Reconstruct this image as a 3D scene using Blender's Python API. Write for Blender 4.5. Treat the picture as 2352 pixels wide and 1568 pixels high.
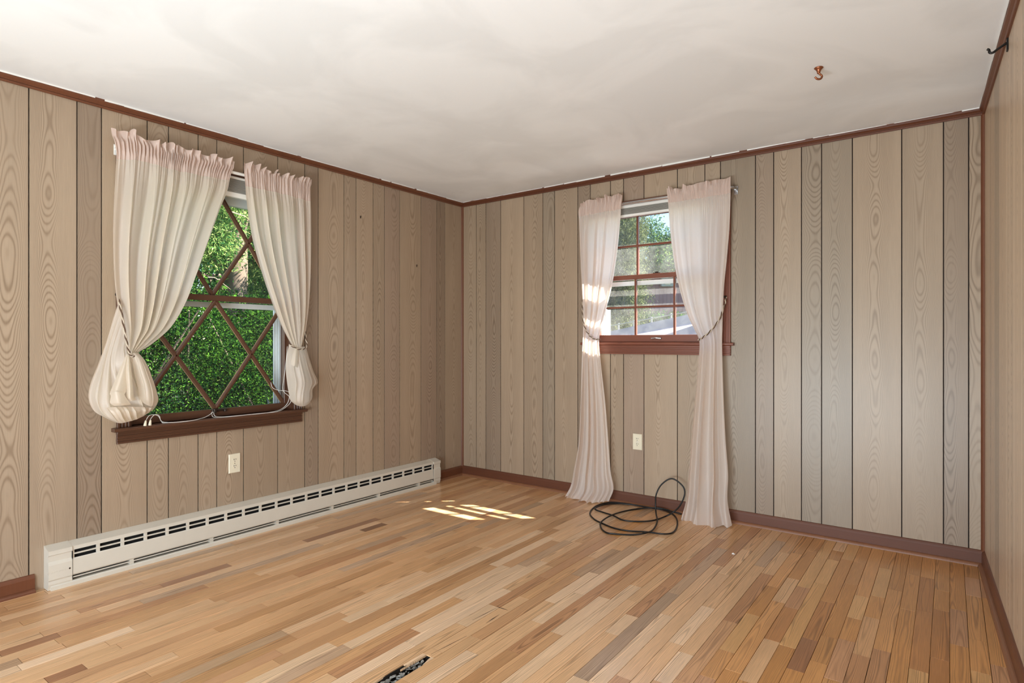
import bpy, math, random
import numpy as np
from mathutils import Vector, Matrix

for o in list(bpy.data.objects): bpy.data.objects.remove(o)
SC = bpy.context.scene
COL = SC.collection
rnd = random.Random(7)

# ------------------------------------------------------------------ camera, sky, sun, exposure
FPX, CXP, CYP, CAMH = 1363.5, 1176.0, 784.0, 1.195
YAW = math.atan(1005 / FPX); SY, CY = math.sin(YAW), math.cos(YAW)
cam = bpy.data.cameras.new('camera'); camo = bpy.data.objects.new('camera', cam); COL.objects.link(camo)
cam.sensor_width = 36; cam.lens = FPX / 2352 * 36; cam.clip_start = .02; cam.clip_end = 300
camo.location = (0, 0, CAMH); camo.rotation_euler = (math.pi / 2, 0, YAW)
SC.camera = camo
SC.view_settings.view_transform = 'Standard'; SC.view_settings.look = 'None'
SC.view_settings.gamma = 1; SC.view_settings.use_curve_mapping = False
SC.view_settings.exposure = 0.0

SUNV = Vector((.65, .57, 1)).normalized()
wd = bpy.data.worlds.new('sky'); SC.world = wd; wd.use_nodes = True
wn = wd.node_tree.nodes; wn.clear()
wo = wn.new('ShaderNodeOutputWorld'); wb = wn.new('ShaderNodeBackground'); ws = wn.new('ShaderNodeTexSky')
ws.sky_type = 'NISHITA'; ws.sun_disc = False
ws.sun_elevation = math.asin(SUNV.z); ws.sun_rotation = math.atan2(SUNV.x, SUNV.y)
ws.air_density = 1.0; ws.dust_density = .15; ws.ozone_density = 2.0
wb.inputs[1].default_value = .36
wd.node_tree.links.new(ws.outputs[0], wb.inputs[0]); wd.node_tree.links.new(wb.outputs[0], wo.inputs[0])
sl = bpy.data.lights.new('sun', 'SUN'); sl.energy = 28; sl.angle = math.radians(.55); sl.color = (1, .95, .87)
so = bpy.data.objects.new('sun', sl); COL.objects.link(so)
so.rotation_euler = SUNV.to_track_quat('Z', 'Y').to_euler(); so.location = (5, 5, 9)
# fill lamps added behind the camera to brighten the room
def area(name, loc, rot, sx, sy, e, col=(1, 1, 1)):
    l = bpy.data.lights.new(name, 'AREA'); l.shape = 'RECTANGLE'; l.size = sx; l.size_y = sy; l.energy = e; l.color = col
    o = bpy.data.objects.new(name, l); COL.objects.link(o); o.location = loc; o.rotation_euler = rot
    return o
area('added_rear_fill', (-1.7, -1.32, 1.12), (math.radians(97), 0, 0), 2.7, 2.0, 22, (.90, .96, 1))  # added fill lamp, set in the made-up rear opening
area('added_ceiling_fill', (-1.0, -1.1, .32), (math.radians(180 - 44), 0, math.radians(-6)), 2.4, .6, 152, (.79, .915, 1))  # added low uplight standing in for bounced flash, brightens the ceiling

# ------------------------------------------------------------------ wall frames
XA, YB, HC = -3.528, 4.033, 2.44
LIVE_Y0 = -1.3
cn = math.hypot(.0397, 1)
TC = Vector((.0397 / cn, -1 / cn, 0)); NC = Vector((-1 / cn, -.0397 / cn, 0)); OC = Vector((.15, YB, 0))
def WA(s, z, d=0): return Vector((XA + d, s, z))
def WB(s, z, d=0): return Vector((s, YB - d, z))
def WC(s, z, d=0): return OC + TC * s + NC * d + Vector((0, 0, z))
def frame(W):
    o = W(0, 0, 0); X = (W(1, 0, 0) - o); Y = o - W(0, 0, 1)
    return X, Y
def ray(px, py):
    r = (px - CXP) / FPX
    return Vector((-SY + r * CY, CY + r * SY, (CYP - py) / FPX))
CAMP = Vector((0, 0, CAMH))
def onA(px, py, d=0): v = ray(px, py); return CAMP + v * ((XA + d) / v.x)
def onB(px, py, d=0): v = ray(px, py); return CAMP + v * ((YB - d) / v.y)
def onF(px, py, z=0): v = ray(px, py); return CAMP + v * ((z - CAMH) / v.z)
def at(px, py, dep): return CAMP + ray(px, py) * dep
def proj(p):
    dep = -SY * p[0] + CY * p[1]; lat = CY * p[0] + SY * p[1]
    if dep < .05: return None
    return (CXP + FPX * lat / dep, CYP - FPX * (p[2] - CAMH) / dep, dep)

# ------------------------------------------------------------------ helpers
def lin(r, g, b):
    f = lambda c: ((c / 255) / 12.92 if c / 255 <= .04045 else ((c / 255 + .055) / 1.055) ** 2.4)
    return (f(r), f(g), f(b), 1)
def tag(o, label=None, cat=None, group=None, kind=None):
    if label: o['label'] = label
    if cat: o['category'] = cat
    if group: o['group'] = group
    if kind: o['kind'] = kind
    return o
def empty(name, loc=(0, 0, 0)):
    o = bpy.data.objects.new(name, None); COL.objects.link(o); o.location = loc; o.empty_display_size = .05
    return o
def link_mesh(name, me, mat=None, parent=None):
    if mat: me.materials.append(mat)
    o = bpy.data.objects.new(name, me); COL.objects.link(o)
    if parent:
        o.parent = parent
        g = Vector((0, 0, 0)); p = parent
        while p: g += p.location; p = p.parent
        o.location = -g
    return o
class MB:
    def __init__(s): s.v = []; s.f = []; s.smooth = False
    def add(s, vs, fs):
        n = len(s.v); s.v += [tuple(v) for v in vs]; s.f += [tuple(i + n for i in f) for f in fs]
    def hexa(s, p):   # 8 points: bottom 4 ring, top 4 ring
        s.add(p, [(3, 2, 1, 0), (4, 5, 6, 7), (0, 1, 5, 4), (1, 2, 6, 5), (2, 3, 7, 6), (3, 0, 4, 7)])
    def box(s, x0, x1, y0, y1, z0, z1):
        s.hexa([(x0, y0, z0), (x1, y0, z0), (x1, y1, z0), (x0, y1, z0), (x0, y0, z1), (x1, y0, z1), (x1, y1, z1), (x0, y1, z1)])
    def wbox(s, W, s0, s1, z0, z1, d0, d1, b=0):
        # box in wall coordinates with optional bevelled front (d1 side)
        P = [W(s0, z0, d0), W(s1, z0, d0), W(s1, z1, d0), W(s0, z1, d0)]
        if b:
            P2 = [W(s0, z0, d1 - b), W(s1, z0, d1 - b), W(s1, z1, d1 - b), W(s0, z1, d1 - b)]
            P3 = [W(s0 + b, z0 + b, d1), W(s1 - b, z0 + b, d1), W(s1 - b, z1 - b, d1), W(s0 + b, z1 - b, d1)]
            s.hexa(P + P2); s.hexa(P2 + P3)
        else:
            s.hexa(P + [W(s0, z0, d1), W(s1, z0, d1), W(s1, z1, d1), W(s0, z1, d1)])
    def prism(s, ring0, ring1):
        n = len(ring0)
        s.add(list(ring0) + list(ring1), [tuple(range(n - 1, -1, -1)), tuple(range(n, 2 * n))] + [(i, (i + 1) % n, n + (i + 1) % n, n + i) for i in range(n)])
    def tube(s, pts, r, n=8, closed=False, twist=0, off=0, ph=0):
        pts = [Vector(p) for p in pts]; m = len(pts)
        rings = []; up = None
        for i, p in enumerate(pts):
            a = pts[(i - 1) % m] if (closed or i > 0) else p
            b = pts[(i + 1) % m] if (closed or i < m - 1) else p
            t = (b - a).normalized()
            if up is None: up = Vector((0, 0, 1)) if abs(t.z) < .9 else Vector((1, 0, 0))
            x = t.cross(up).normalized(); up = x.cross(t).normalized()
            c = p
            if off: ang = twist * i + ph; c = p + (x * math.cos(ang) + up * math.sin(ang)) * off
            rr = r[i] if isinstance(r, (list, tuple)) else r
            rings.append([c + (x * math.cos(2 * math.pi * k / n) + up * math.sin(2 * math.pi * k / n)) * rr for k in range(n)])
        vs = [v for g in rings for v in g]; fs = []
        for i in range(m if closed else m - 1):
            j = (i + 1) % m
            for k in range(n): fs.append((i * n + k, i * n + (k + 1) % n, j * n + (k + 1) % n, j * n + k))
        if not closed: fs += [tuple(range(n - 1, -1, -1)), tuple((m - 1) * n + k for k in range(n))]
        s.add(vs, fs)
    def lathe(s, prof, O, ax, n=16):
        # prof: list of (r, h) along axis ax from O
        ax = Vector(ax).normalized(); x = ax.orthogonal().normalized(); y = ax.cross(x)
        vs = [Vector(O) + ax * h + (x * math.cos(2 * math.pi * k / n) + y * math.sin(2 * math.pi * k / n)) * r for r, h in prof for k in range(n)]
        fs = [(i * n + k, i * n + (k + 1) % n, (i + 1) * n + (k + 1) % n, (i + 1) * n + k) for i in range(len(prof) - 1) for k in range(n)]
        fs += [tuple(range(n - 1, -1, -1)), tuple((len(prof) - 1) * n + k for k in range(n))]
        s.add(vs, fs)
    def build(s, name, mat, parent=None, smooth=False):
        me = bpy.data.meshes.new(name); me.from_pydata(s.v, [], s.f)
        import bmesh
        bm = bmesh.new(); bm.from_mesh(me); bmesh.ops.recalc_face_normals(bm, faces=bm.faces); bm.to_mesh(me); bm.free()
        if smooth or s.smooth: me.polygons.foreach_set('use_smooth', [True] * len(me.polygons))
        me.update()
        return link_mesh(name, me, mat, parent)
def one(name, mat, parent, fn, smooth=False):
    m = MB(); fn(m); return m.build(name, mat, parent, smooth)
def cr(P, t):
    n = len(P)
    if n == 1: return P[0]
    x = t * (n - 1); i = min(int(x), n - 2); u = x - i
    p1, p2 = P[i], P[i + 1]
    p0 = P[i - 1] if i > 0 else p1 * 2 - p2
    p3 = P[i + 2] if i + 2 < n else p2 * 2 - p1
    return (p1 * 2 + (p2 - p0) * u + (p0 * 2 - p1 * 5 + p2 * 4 - p3) * u * u + (p1 * 3 - p0 - p2 * 3 + p3) * u ** 3) * .5
def spline(P, n): P = [Vector(p) for p in P]; return [cr(P, i / (n - 1)) for i in range(n)]

# ------------------------------------------------------------------ materials
def newmat(name):
    m = bpy.data.materials.new(name); m.use_nodes = True
    nt = m.node_tree; b = nt.nodes['Principled BSDF']
    return m, nt, b
def N(nt, typ, **kw):
    n = nt.nodes.new(typ)
    for k, v in kw.items():
        if k.startswith('i_'):
            key = k[2:]; key = int(key) if key.isdigit() else key.replace('_', ' ')
            n.inputs[key].default_value = v
        else: setattr(n, k, v)
    return n
def math_(nt, op, a, b=None, c=None):
    n = nt.nodes.new('ShaderNodeMath'); n.operation = op
    for i, x in enumerate((a, b, c)):
        if x is None: continue
        if isinstance(x, (int, float)): n.inputs[i].default_value = x
        else: nt.links.new(x, n.inputs[i])
    return n.outputs[0]
def simple(name, col, rough=.5, metal=0, spec=.5, noise=0, nscale=20, bump=0, trans=0, coat=0):
    m, nt, b = newmat(name)
    b.inputs['Base Color'].default_value = col; b.inputs['Roughness'].default_value = rough
    b.inputs['Metallic'].default_value = metal; b.inputs['Specular IOR Level'].default_value = spec
    b.inputs['Coat Weight'].default_value = coat
    if noise or bump:
        tc = N(nt, 'ShaderNodeTexCoord'); nz = N(nt, 'ShaderNodeTexNoise', i_Scale=nscale, i_Detail=6, i_Roughness=.6)
        nt.links.new(tc.outputs['Object'], nz.inputs['Vector'])
        if noise:
            mx = N(nt, 'ShaderNodeMix', data_type='RGBA', blend_type='MIX')
            mx.inputs['A'].default_value = tuple(c * (1 - noise) for c in col[:3]) + (1,)
            mx.inputs['B'].default_value = tuple(min(1, c * (1 + noise)) for c in col[:3]) + (1,)
            nt.links.new(nz.outputs['Fac'], mx.inputs['Factor']); nt.links.new(mx.outputs['Result'], b.inputs['Base Color'])
        if bump:
            bp = N(nt, 'ShaderNodeBump', i_Strength=bump, i_Distance=.01)
            nt.links.new(nz.outputs['Fac'], bp.inputs['Height']); nt.links.new(bp.outputs[0], b.inputs['Normal'])
    return m
def wood(name, across, along, K, Aarch, rings=1.0, dark=.72, light=1.06, colour=None, rough=.45, offc=0., fine=.08, coat=0, bump=.0, wear=None, archscale=1.0, roughvar=0, lineexp=2.0):
    m, nt, b = newmat(name); L = nt.links
    tc = N(nt, 'ShaderNodeTexCoord'); sp = N(nt, 'ShaderNodeSeparateXYZ'); L.new(tc.outputs['Object'], sp.inputs[0])
    oi = N(nt, 'ShaderNodeObjectInfo'); R = oi.outputs['Random']
    R2 = math_(nt, 'FRACT', math_(nt, 'MULTIPLY', R, 37.13)); R3 = math_(nt, 'FRACT', math_(nt, 'MULTIPLY', R, 91.7))
    u = sp.outputs[across]; v = math_(nt, 'ADD', sp.outputs[along], math_(nt, 'MULTIPLY', R, 40))
    if offc: u = math_(nt, 'ADD', u, math_(nt, 'MULTIPLY', math_(nt, 'SUBTRACT', R2, .5), offc))
    def noise(cu, cv, sc, det=2, w=0):
        cb = N(nt, 'ShaderNodeCombineXYZ'); L.new(math_(nt, 'MULTIPLY', u, cu), cb.inputs[0]); L.new(math_(nt, 'MULTIPLY', v, cv), cb.inputs[1])
        L.new(math_(nt, 'MULTIPLY', R3, 30 + w), cb.inputs[2])
        nz = N(nt, 'ShaderNodeTexNoise', i_Scale=sc, i_Detail=det, i_Roughness=.55); L.new(cb.outputs[0], nz.inputs['Vector'])
        return nz.outputs['Fac']
    wander = math_(nt, 'MULTIPLY', math_(nt, 'SUBTRACT', noise(0, 1, 2.2 * archscale, 1, 3), .5), .5 / math.sqrt(K) * 3)
    uu = math_(nt, 'ADD', u, wander)
    F = math_(nt, 'MULTIPLY', math_(nt, 'MULTIPLY', uu, uu), math_(nt, 'MULTIPLY', math_(nt, 'ADD', R2, .45), K))
    F = math_(nt, 'ADD', F, math_(nt, 'MULTIPLY', noise(0.0, 1, 1.3 * archscale, 1.5), Aarch))
    F = math_(nt, 'ADD', F, math_(nt, 'MULTIPLY', noise(14, 1.6, 1, 1.5, 5), 1.2))
    sn = math_(nt, 'SINE', math_(nt, 'MULTIPLY', F, 6.283 * rings))
    ln = math_(nt, 'POWER', math_(nt, 'MULTIPLY_ADD', sn, .5, .5), lineexp)
    # dim the rings with a broad mask so some zones stay plain
    msk = math_(nt, 'MULTIPLY_ADD', noise(8, .8, 1, 1, 9), 1.5, -.25)
    msk.node.use_clamp = True
    ln = math_(nt, 'MULTIPLY', ln, msk)
    pores = noise(420, 9, 1, 2, 11)
    broad = noise(14, .9, 1, 2, 13)
    base = colour
    val = math_(nt, 'SUBTRACT', light, math_(nt, 'MULTIPLY', ln, light - dark))
    val = math_(nt, 'ADD', val, math_(nt, 'MULTIPLY', math_(nt, 'SUBTRACT', pores, .5), fine * 3))
    val = math_(nt, 'ADD', val, math_(nt, 'MULTIPLY', math_(nt, 'SUBTRACT', broad, .5), .22))
    sc = N(nt, 'ShaderNodeVectorMath', operation='SCALE')
    if base is None: L.new(oi.outputs['Color'], sc.inputs[0])
    else: sc.inputs[0].default_value = base[:3]
    L.new(val, sc.inputs['Scale'])
    # darker lines are a bit redder
    gm = N(nt, 'ShaderNodeMix', data_type='RGBA', blend_type='MULTIPLY'); gm.inputs['B'].default_value = (1, .93, .86, 1)
    L.new(ln, gm.inputs['Factor']); L.new(sc.outputs[0], gm.inputs['A'])
    out = gm.outputs['Result']
    b.inputs['Roughness'].default_value = rough; b.inputs['Coat Weight'].default_value = coat; b.inputs['Coat Roughness'].default_value = .12
    if wear:
        geo = N(nt, 'ShaderNodeNewGeometry'); nz = N(nt, 'ShaderNodeTexNoise', i_Scale=wear[0], i_Detail=3); L.new(geo.outputs['Position'], nz.inputs['Vector'])
        nz2 = N(nt, 'ShaderNodeTexNoise', i_Scale=55, i_Detail=4); L.new(geo.outputs['Position'], nz2.inputs['Vector'])
        r = math_(nt, 'ADD', math_(nt, 'MULTIPLY_ADD', nz.outputs['Fac'], roughvar, rough - roughvar * .5), math_(nt, 'MULTIPLY', math_(nt, 'SUBTRACT', nz2.outputs['Fac'], .5), .03))
        L.new(r, b.inputs['Roughness'])
        hs = N(nt, 'ShaderNodeMix', data_type='RGBA', blend_type='MULTIPLY'); hs.inputs['Factor'].default_value = 1
        cmb = N(nt, 'ShaderNodeMapRange', i_1=.35, i_2=.65, i_3=1 - wear[1], i_4=1 + wear[1] * .4); L.new(nz.outputs['Fac'], cmb.inputs[0])
        cc = N(nt, 'ShaderNodeCombineXYZ')
        for k in range(3): L.new(cmb.outputs[0], cc.inputs[k])
        L.new(out, hs.inputs['A']); L.new(cc.outputs[0], hs.inputs['B']); out = hs.outputs['Result']
    L.new(out, b.inputs['Base Color'])
    if bump:
        bp = N(nt, 'ShaderNodeBump', i_Strength=bump, i_Distance=.002); L.new(math_(nt, 'ADD', pores, math_(nt, 'MULTIPLY', ln, -.5)), bp.inputs['Height']); L.new(bp.outputs[0], b.inputs['Normal'])
    return m

M_plank = wood('panel_wood', 0, 2, 1500, 40, dark=.62, light=1.07, rough=.36, offc=.05, fine=.09, bump=.05, lineexp=3.0)
M_floor = wood('oak_floor', 0, 1, 4200, 7, dark=.45, light=1.12, rough=.31, offc=.085, fine=.22, archscale=1.0, wear=(1.7, .08), roughvar=.10, bump=.10, coat=.25, lineexp=2.6)
M_trim = wood('stained_trim', 1, 0, 9000, 10, dark=.7, light=1.1, colour=lin(106, 62, 40), rough=.42, fine=.1)
M_trimB = wood('stained_trim_back', 2, 0, 9000, 10, dark=.45, light=1.2, colour=lin(94, 52, 32), rough=.5, fine=.1)
M_sash = wood('stained_sash', 2, 1, 6000, 8, dark=.75, light=1.1, colour=lin(84, 54, 38), rough=.38, fine=.1)
M_sashB = wood('stained_sash_red', 2, 0, 6000, 8, dark=.75, light=1.1, colour=lin(118, 66, 48), rough=.38, fine=.1)
M_groove = simple('groove_brown', lin(44, 29, 20), .8)  # dark brown backing that shows in the plank grooves
M_dark = simple('dark_void', lin(16, 14, 13), .9)
M_heater = simple('cream_enamel', lin(214, 206, 192), .38, noise=.04, nscale=14, bump=.02)
M_ivory = simple('ivory_plastic', lin(232, 222, 198), .35)
M_white = simple('white_vinyl', lin(235, 233, 228), .4)
M_storm = simple('white_aluminium', lin(225, 230, 232), .45)
M_blk = simple('black_rubber', lin(9, 9, 10), .4)
M_iron = simple('dark_iron', lin(40, 36, 34), .35, metal=.6)
M_brass = simple('aged_copper', lin(150, 92, 62), .35, metal=.7)
M_steel = simple('steel', lin(190, 190, 192), .25, metal=1)
M_bronze = simple('dark_bronze', lin(58, 46, 38), .4, metal=.6)
M_cordw = simple('white_cord', lin(228, 226, 220), .6)
M_ropeb = simple('brown_rope', lin(92, 68, 52), .8)
M_ropec = simple('cream_rope', lin(200, 184, 164), .8)
M_sub = simple('subfloor_dark', lin(30, 22, 16), .95)
M_chip = simple('grey_rubble', lin(150, 148, 142), .8, noise=.5, nscale=60)

# ceiling paint
m, nt, b = newmat('ceiling_plaster'); L = nt.links
geo = N(nt, 'ShaderNodeNewGeometry')
n1 = N(nt, 'ShaderNodeTexNoise', i_Scale=1.6, i_Detail=5, i_Roughness=.5, i_Distortion=.8); n2 = N(nt, 'ShaderNodeTexNoise', i_Scale=5, i_Detail=3, i_Distortion=1.5); n3 = N(nt, 'ShaderNodeTexNoise', i_Scale=120, i_Detail=3)
for n in (n1, n2, n3): L.new(geo.outputs['Position'], n.inputs['Vector'])
mx = N(nt, 'ShaderNodeMix', data_type='RGBA'); mx.inputs['A'].default_value = lin(236, 236, 235); mx.inputs['B'].default_value = lin(245, 245, 244)
rp = N(nt, 'ShaderNodeMapRange', i_1=.42, i_2=.58); L.new(n1.outputs['Fac'], rp.inputs[0]); L.new(rp.outputs[0], mx.inputs['Factor']); L.new(mx.outputs['Result'], b.inputs['Base Color'])
h = math_(nt, 'ADD', math_(nt, 'MULTIPLY', n1.outputs['Fac'], .5), math_(nt, 'ADD', math_(nt, 'MULTIPLY', n2.outputs['Fac'], .35), math_(nt, 'MULTIPLY', n3.outputs['Fac'], .03)))
bp = N(nt, 'ShaderNodeBump', i_Strength=.16, i_Distance=.02); L.new(h, bp.inputs['Height']); L.new(bp.outputs[0], b.inputs['Normal']); b.inputs['Roughness'].default_value = .5
M_ceil = m

def cloth_mat(name, col, tcol, tw=.5):
    m, nt, b = newmat(name); L = nt.links
    out = nt.nodes['Material Output']
    di = N(nt, 'ShaderNodeBsdfDiffuse'); di.inputs['Color'].default_value = col
    tr = N(nt, 'ShaderNodeBsdfTranslucent'); tr.inputs['Color'].default_value = tcol
    mix = N(nt, 'ShaderNodeMixShader'); mix.inputs[0].default_value = tw
    gl = N(nt, 'ShaderNodeBsdfGlossy', i_Roughness=.5); gl.inputs['Color'].default_value = (1, .97, .95, 1)
    mix2 = N(nt, 'ShaderNodeMixShader'); mix2.inputs[0].default_value = .05
    geo = N(nt, 'ShaderNodeNewGeometry'); nz = N(nt, 'ShaderNodeTexNoise', i_Scale=30, i_Detail=3); L.new(geo.outputs['Position'], nz.inputs['Vector'])
    wv = N(nt, 'ShaderNodeTexNoise', i_Scale=600, i_Detail=1); L.new(geo.outputs['Position'], wv.inputs['Vector'])
    bp = N(nt, 'ShaderNodeBump', i_Strength=.25, i_Distance=.004); L.new(math_(nt, 'ADD', nz.outputs['Fac'], math_(nt, 'MULTIPLY', wv.outputs['Fac'], .15)), bp.inputs['Height'])
    for s in (di, tr, gl): L.new(bp.outputs[0], s.inputs['Normal'])
    L.new(di.outputs[0], mix.inputs[1]); L.new(tr.outputs[0], mix.inputs[2]); L.new(mix.outputs[0], mix2.inputs[1]); L.new(gl.outputs[0], mix2.inputs[2])
    L.new(mix2.outputs[0], out.inputs['Surface']); nt.nodes.remove(b)
    return m
M_cloth = cloth_mat('blush_sheer_fabric', lin(232, 215, 200), lin(254, 252, 238), .5)
M_header = cloth_mat('doubled_blush_fabric', lin(226, 202, 190), lin(226, 200, 182), .34)
M_clothB = cloth_mat('blush_fabric', lin(240, 223, 212), lin(255, 250, 244), .56)

def glass_mat(name, dirt, gl=.9):
    m, nt, b = newmat(name); L = nt.links; out = nt.nodes['Material Output']; nt.nodes.remove(b)
    tp = N(nt, 'ShaderNodeBsdfTransparent'); tp.inputs['Color'].default_value = (.97, .98, .97, 1)
    g = N(nt, 'ShaderNodeBsdfGlossy', i_Roughness=.02); fr = N(nt, 'ShaderNodeFresnel', i_IOR=1.5)
    mx = N(nt, 'ShaderNodeMixShader'); L.new(math_(nt, 'MULTIPLY', fr.outputs[0], gl), mx.inputs[0]); L.new(tp.outputs[0], mx.inputs[1]); L.new(g.outputs[0], mx.inputs[2])
    tl = N(nt, 'ShaderNodeBsdfTranslucent'); tl.inputs['Color'].default_value = (.9, .9, .86, 1)
    geo = N(nt, 'ShaderNodeNewGeometry'); nz = N(nt, 'ShaderNodeTexNoise', i_Scale=9, i_Detail=6, i_Roughness=.7); L.new(geo.outputs['Position'], nz.inputs['Vector'])
    mr = N(nt, 'ShaderNodeMapRange', i_1=.35, i_2=.75, i_3=dirt * .5, i_4=dirt * 1.8); L.new(nz.outputs['Fac'], mr.inputs[0])
    m2 = N(nt, 'ShaderNodeMixShader'); L.new(mr.outputs[0], m2.inputs[0]); L.new(mx.outputs[0], m2.inputs[1]); L.new(tl.outputs[0], m2.inputs[2])
    L.new(m2.outputs[0], out.inputs['Surface'])
    return m
M_glassA = glass_mat('window_glass', .015)
M_glassB = glass_mat('dusty_window_glass', .075)

def leaf_mat(name, c1, c2, c3):
    m, nt, b = newmat(name); L = nt.links; out = nt.nodes['Material Output']; nt.nodes.remove(b)
    geo = N(nt, 'ShaderNodeNewGeometry'); cr_ = N(nt, 'ShaderNodeValToRGB')
    e = cr_.color_ramp.elements; e[0].color = c1; e[0].position = .1; e[1].color = c3; e[1].position = .95
    k = e.new(.5); k.color = c2
    L.new(geo.outputs['Random Per Island'], cr_.inputs[0])
    di = N(nt, 'ShaderNodeBsdfDiffuse'); tr = N(nt, 'ShaderNodeBsdfTranslucent'); mx = N(nt, 'ShaderNodeMixShader'); mx.inputs[0].default_value = .35
    L.new(cr_.outputs[0], di.inputs[0]); L.new(cr_.outputs[0], tr.inputs[0]); L.new(di.outputs[0], mx.inputs[1]); L.new(tr.outputs[0], mx.inputs[2]); L.new(mx.outputs[0], out.inputs['Surface'])
    return m
M_hedge = leaf_mat('hedge_leaves', lin(10, 30, 16), lin(28, 66, 28), lin(84, 126, 44))
M_pine = leaf_mat('pine_needles', lin(44, 86, 50), lin(98, 146, 70), lin(196, 214, 130))
M_treeB = leaf_mat('tree_leaves', lin(36, 72, 48), lin(72, 112, 62), lin(140, 160, 86))
M_willow = leaf_mat('willow_leaves', lin(62, 72, 54), lin(96, 104, 76), lin(140, 146, 100))
M_bark = simple('bark', lin(120, 104, 90), .9, noise=.3, nscale=12, bump=.4)
M_twig = simple('pale_twig', lin(190, 170, 130), .8)
M_lawn = simple('lawn', lin(44, 58, 32), .95, noise=.35, nscale=3)
M_sparkle = leaf_mat('sparkle_leaf_tones', lin(30, 34, 24), lin(70, 70, 58), lin(190, 184, 172))  # pale tones paint light sparkles into small leaves low in the shrub
M_roof = simple('mauve_roofing', lin(178, 162, 170), .8, noise=.12, nscale=2)
M_barnroof = simple('barn_roofing', lin(70, 58, 54), 1, spec=0)
M_siding = simple('hazed_siding', lin(150, 116, 118), .9, spec=.05, noise=.1, nscale=3)  # barn red made paler and pinker, haze put into the colour
M_extw = simple('exterior_white', lin(170, 170, 166), .6)
M_extwall = simple('exterior_brick_paint', lin(170, 150, 130), .8)

# ------------------------------------------------------------------ room shell
WIN_A = (1.335, 2.325, .735, 2.20)   # s0, s1, z0, z1 opening in left wall
WIN_B = (-2.215, -1.225, 1.185, 2.20)
def struct(o, label, cat): return tag(o, label, cat, kind='structure')
TH = .13
def wall_with_hole(name, W, s0, s1, hole, mat, label):
    m = MB(); d0, d1 = -TH, -.006
    if hole:
        a, b_, z0, z1 = hole
        m.wbox(W, s0, a, -.12, HC, d0, d1); m.wbox(W, b_, s1, -.12, HC, d0, d1)
        m.wbox(W, a, b_, -.12, z0, d0, d1); m.wbox(W, a, b_, z1, HC, d0, d1)
    else: m.wbox(W, s0, s1, -.12, HC, d0, d1)
    return struct(m.build(name, mat), label, 'wall')
wall_left = wall_with_hole('wall_left', WA, LIVE_Y0 - .1, YB + TH, WIN_A, M_groove, 'left wall of taupe wood-grain planks with the diamond-lattice window')
wall_back = wall_with_hole('wall_back', WB, XA, .15 + TH + .1, WIN_B, M_groove, 'far wall of taupe wood-grain planks with the small square-paned window')
LC = 5.45
wall_right = wall_with_hole('wall_right', WC, 0, LC, None, M_groove, 'right-hand wall of pale striped planks seen nearly edge on')
# wall behind the camera ; its wide opening is added for the rear fill lamp
m = MB(); x0, x1 = XA, .5; y1, y0 = LIVE_Y0, LIVE_Y0 - TH
m.box(x0, -3.1, y0, y1, -.12, HC); m.box(-.3, x1, y0, y1, -.12, HC); m.box(-3.1, -.3, y0, y1, 2.15, HC)
struct(m.build('wall_front', M_extwall), 'plain wall behind the camera with a wide opening added for fill light', 'wall')

PLC = {  # plank base colours
    'n': (166, 145, 123), 'd': (151, 131, 112), 'g': (152, 135, 116), 'p': (162, 140, 121), 'l': (174, 152, 129)}
def plank_poly(a, b_, z0, z1, hole):
    if not hole: return [[(a, z0), (b_, z0), (b_, z1), (a, z1)]]
    h0, h1, y0, y1 = hole
    if b_ <= h0 or a >= h1: return [[(a, z0), (b_, z0), (b_, z1), (a, z1)]]
    if a >= h0 and b_ <= h1: return [[(a, z0), (b_, z0), (b_, y0), (a, y0)], [(a, y1), (b_, y1), (b_, z1), (a, z1)]]
    if a < h0: return [[(a, z0), (b_, z0), (b_, y0), (h0, y0), (h0, y1), (b_, y1), (b_, z1), (a, z1)]]
    return [[(a, z0), (b_, z0), (b_, z1), (a, z1), (a, y1), (h1, y1), (h1, y0), (a, y0)]]
def planks(parent, W, grooves, hole, gap, cols, t=.006, tint=.965):
    X, Y = frame(W)
    for i in range(len(grooves) - 1):
        a, b_ = grooves[i] + gap / 2, grooves[i + 1] - gap / 2
        for poly in plank_poly(a, b_, .0, HC, hole):
            c = (a + b_) / 2; zc = 0
            me = bpy.data.meshes.new('plank'); n = len(poly)
            vs = [(s - c, 0, z) for s, z in poly] + [(s - c, -t, z) for s, z in poly]
            fs = [tuple(range(n, 2 * n))] + [(j, (j + 1) % n, n + (j + 1) % n, n + j) for j in range(n)]
            me.from_pydata(vs, [], fs); me.update()
            me.materials.append(M_plank)
            o = bpy.data.objects.new('plank', me); COL.objects.link(o); o.parent = parent
            loc = W(c, 0, -t)
            o.matrix_local = Matrix(((X.x, Y.x, 0, loc.x), (X.y, Y.y, 0, loc.y), (0, 0, 1, loc.z), (0, 0, 0, 1)))
            k = cols[i % len(cols)]; base = PLC[k]
            j = rnd.uniform(-4, 4)
            cc = lin(*[max(0, min(255, (q + j) * tint)) for q in base]); o.color = cc
GA = [-1.3, -1.1, -.95, -.75, -.6, -.42, -.22, -.05, .1, .28, .42, .62, .75, .91, 1.104, 1.211, 1.428, 1.538, 1.701, 1.811, 1.977, 2.211, 2.412, 2.519, 2.737, 2.846, 3.007, 3.119, 3.278, 3.515, 3.702, 3.805, YB - .001]
planks(wall_left, WA, GA, WIN_A, .0055, 'nnnnnnnnnnnnnndlnnnnnndlnlnplpdn')
GB = [XA + .001, -3.364, -3.256, -3.093, -2.851, -2.661, -2.548, -2.335, -2.224, -2.053, -1.946, -1.784, -1.534, -1.341, -1.236, -1.013, -.902, -.74, -.628, -.464, -.219, -.027, .083, .149]
planks(wall_back, WB, GB, WIN_B, .006, 'nndlngndnnplnngdngglndn')
GCc = [0]
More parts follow.
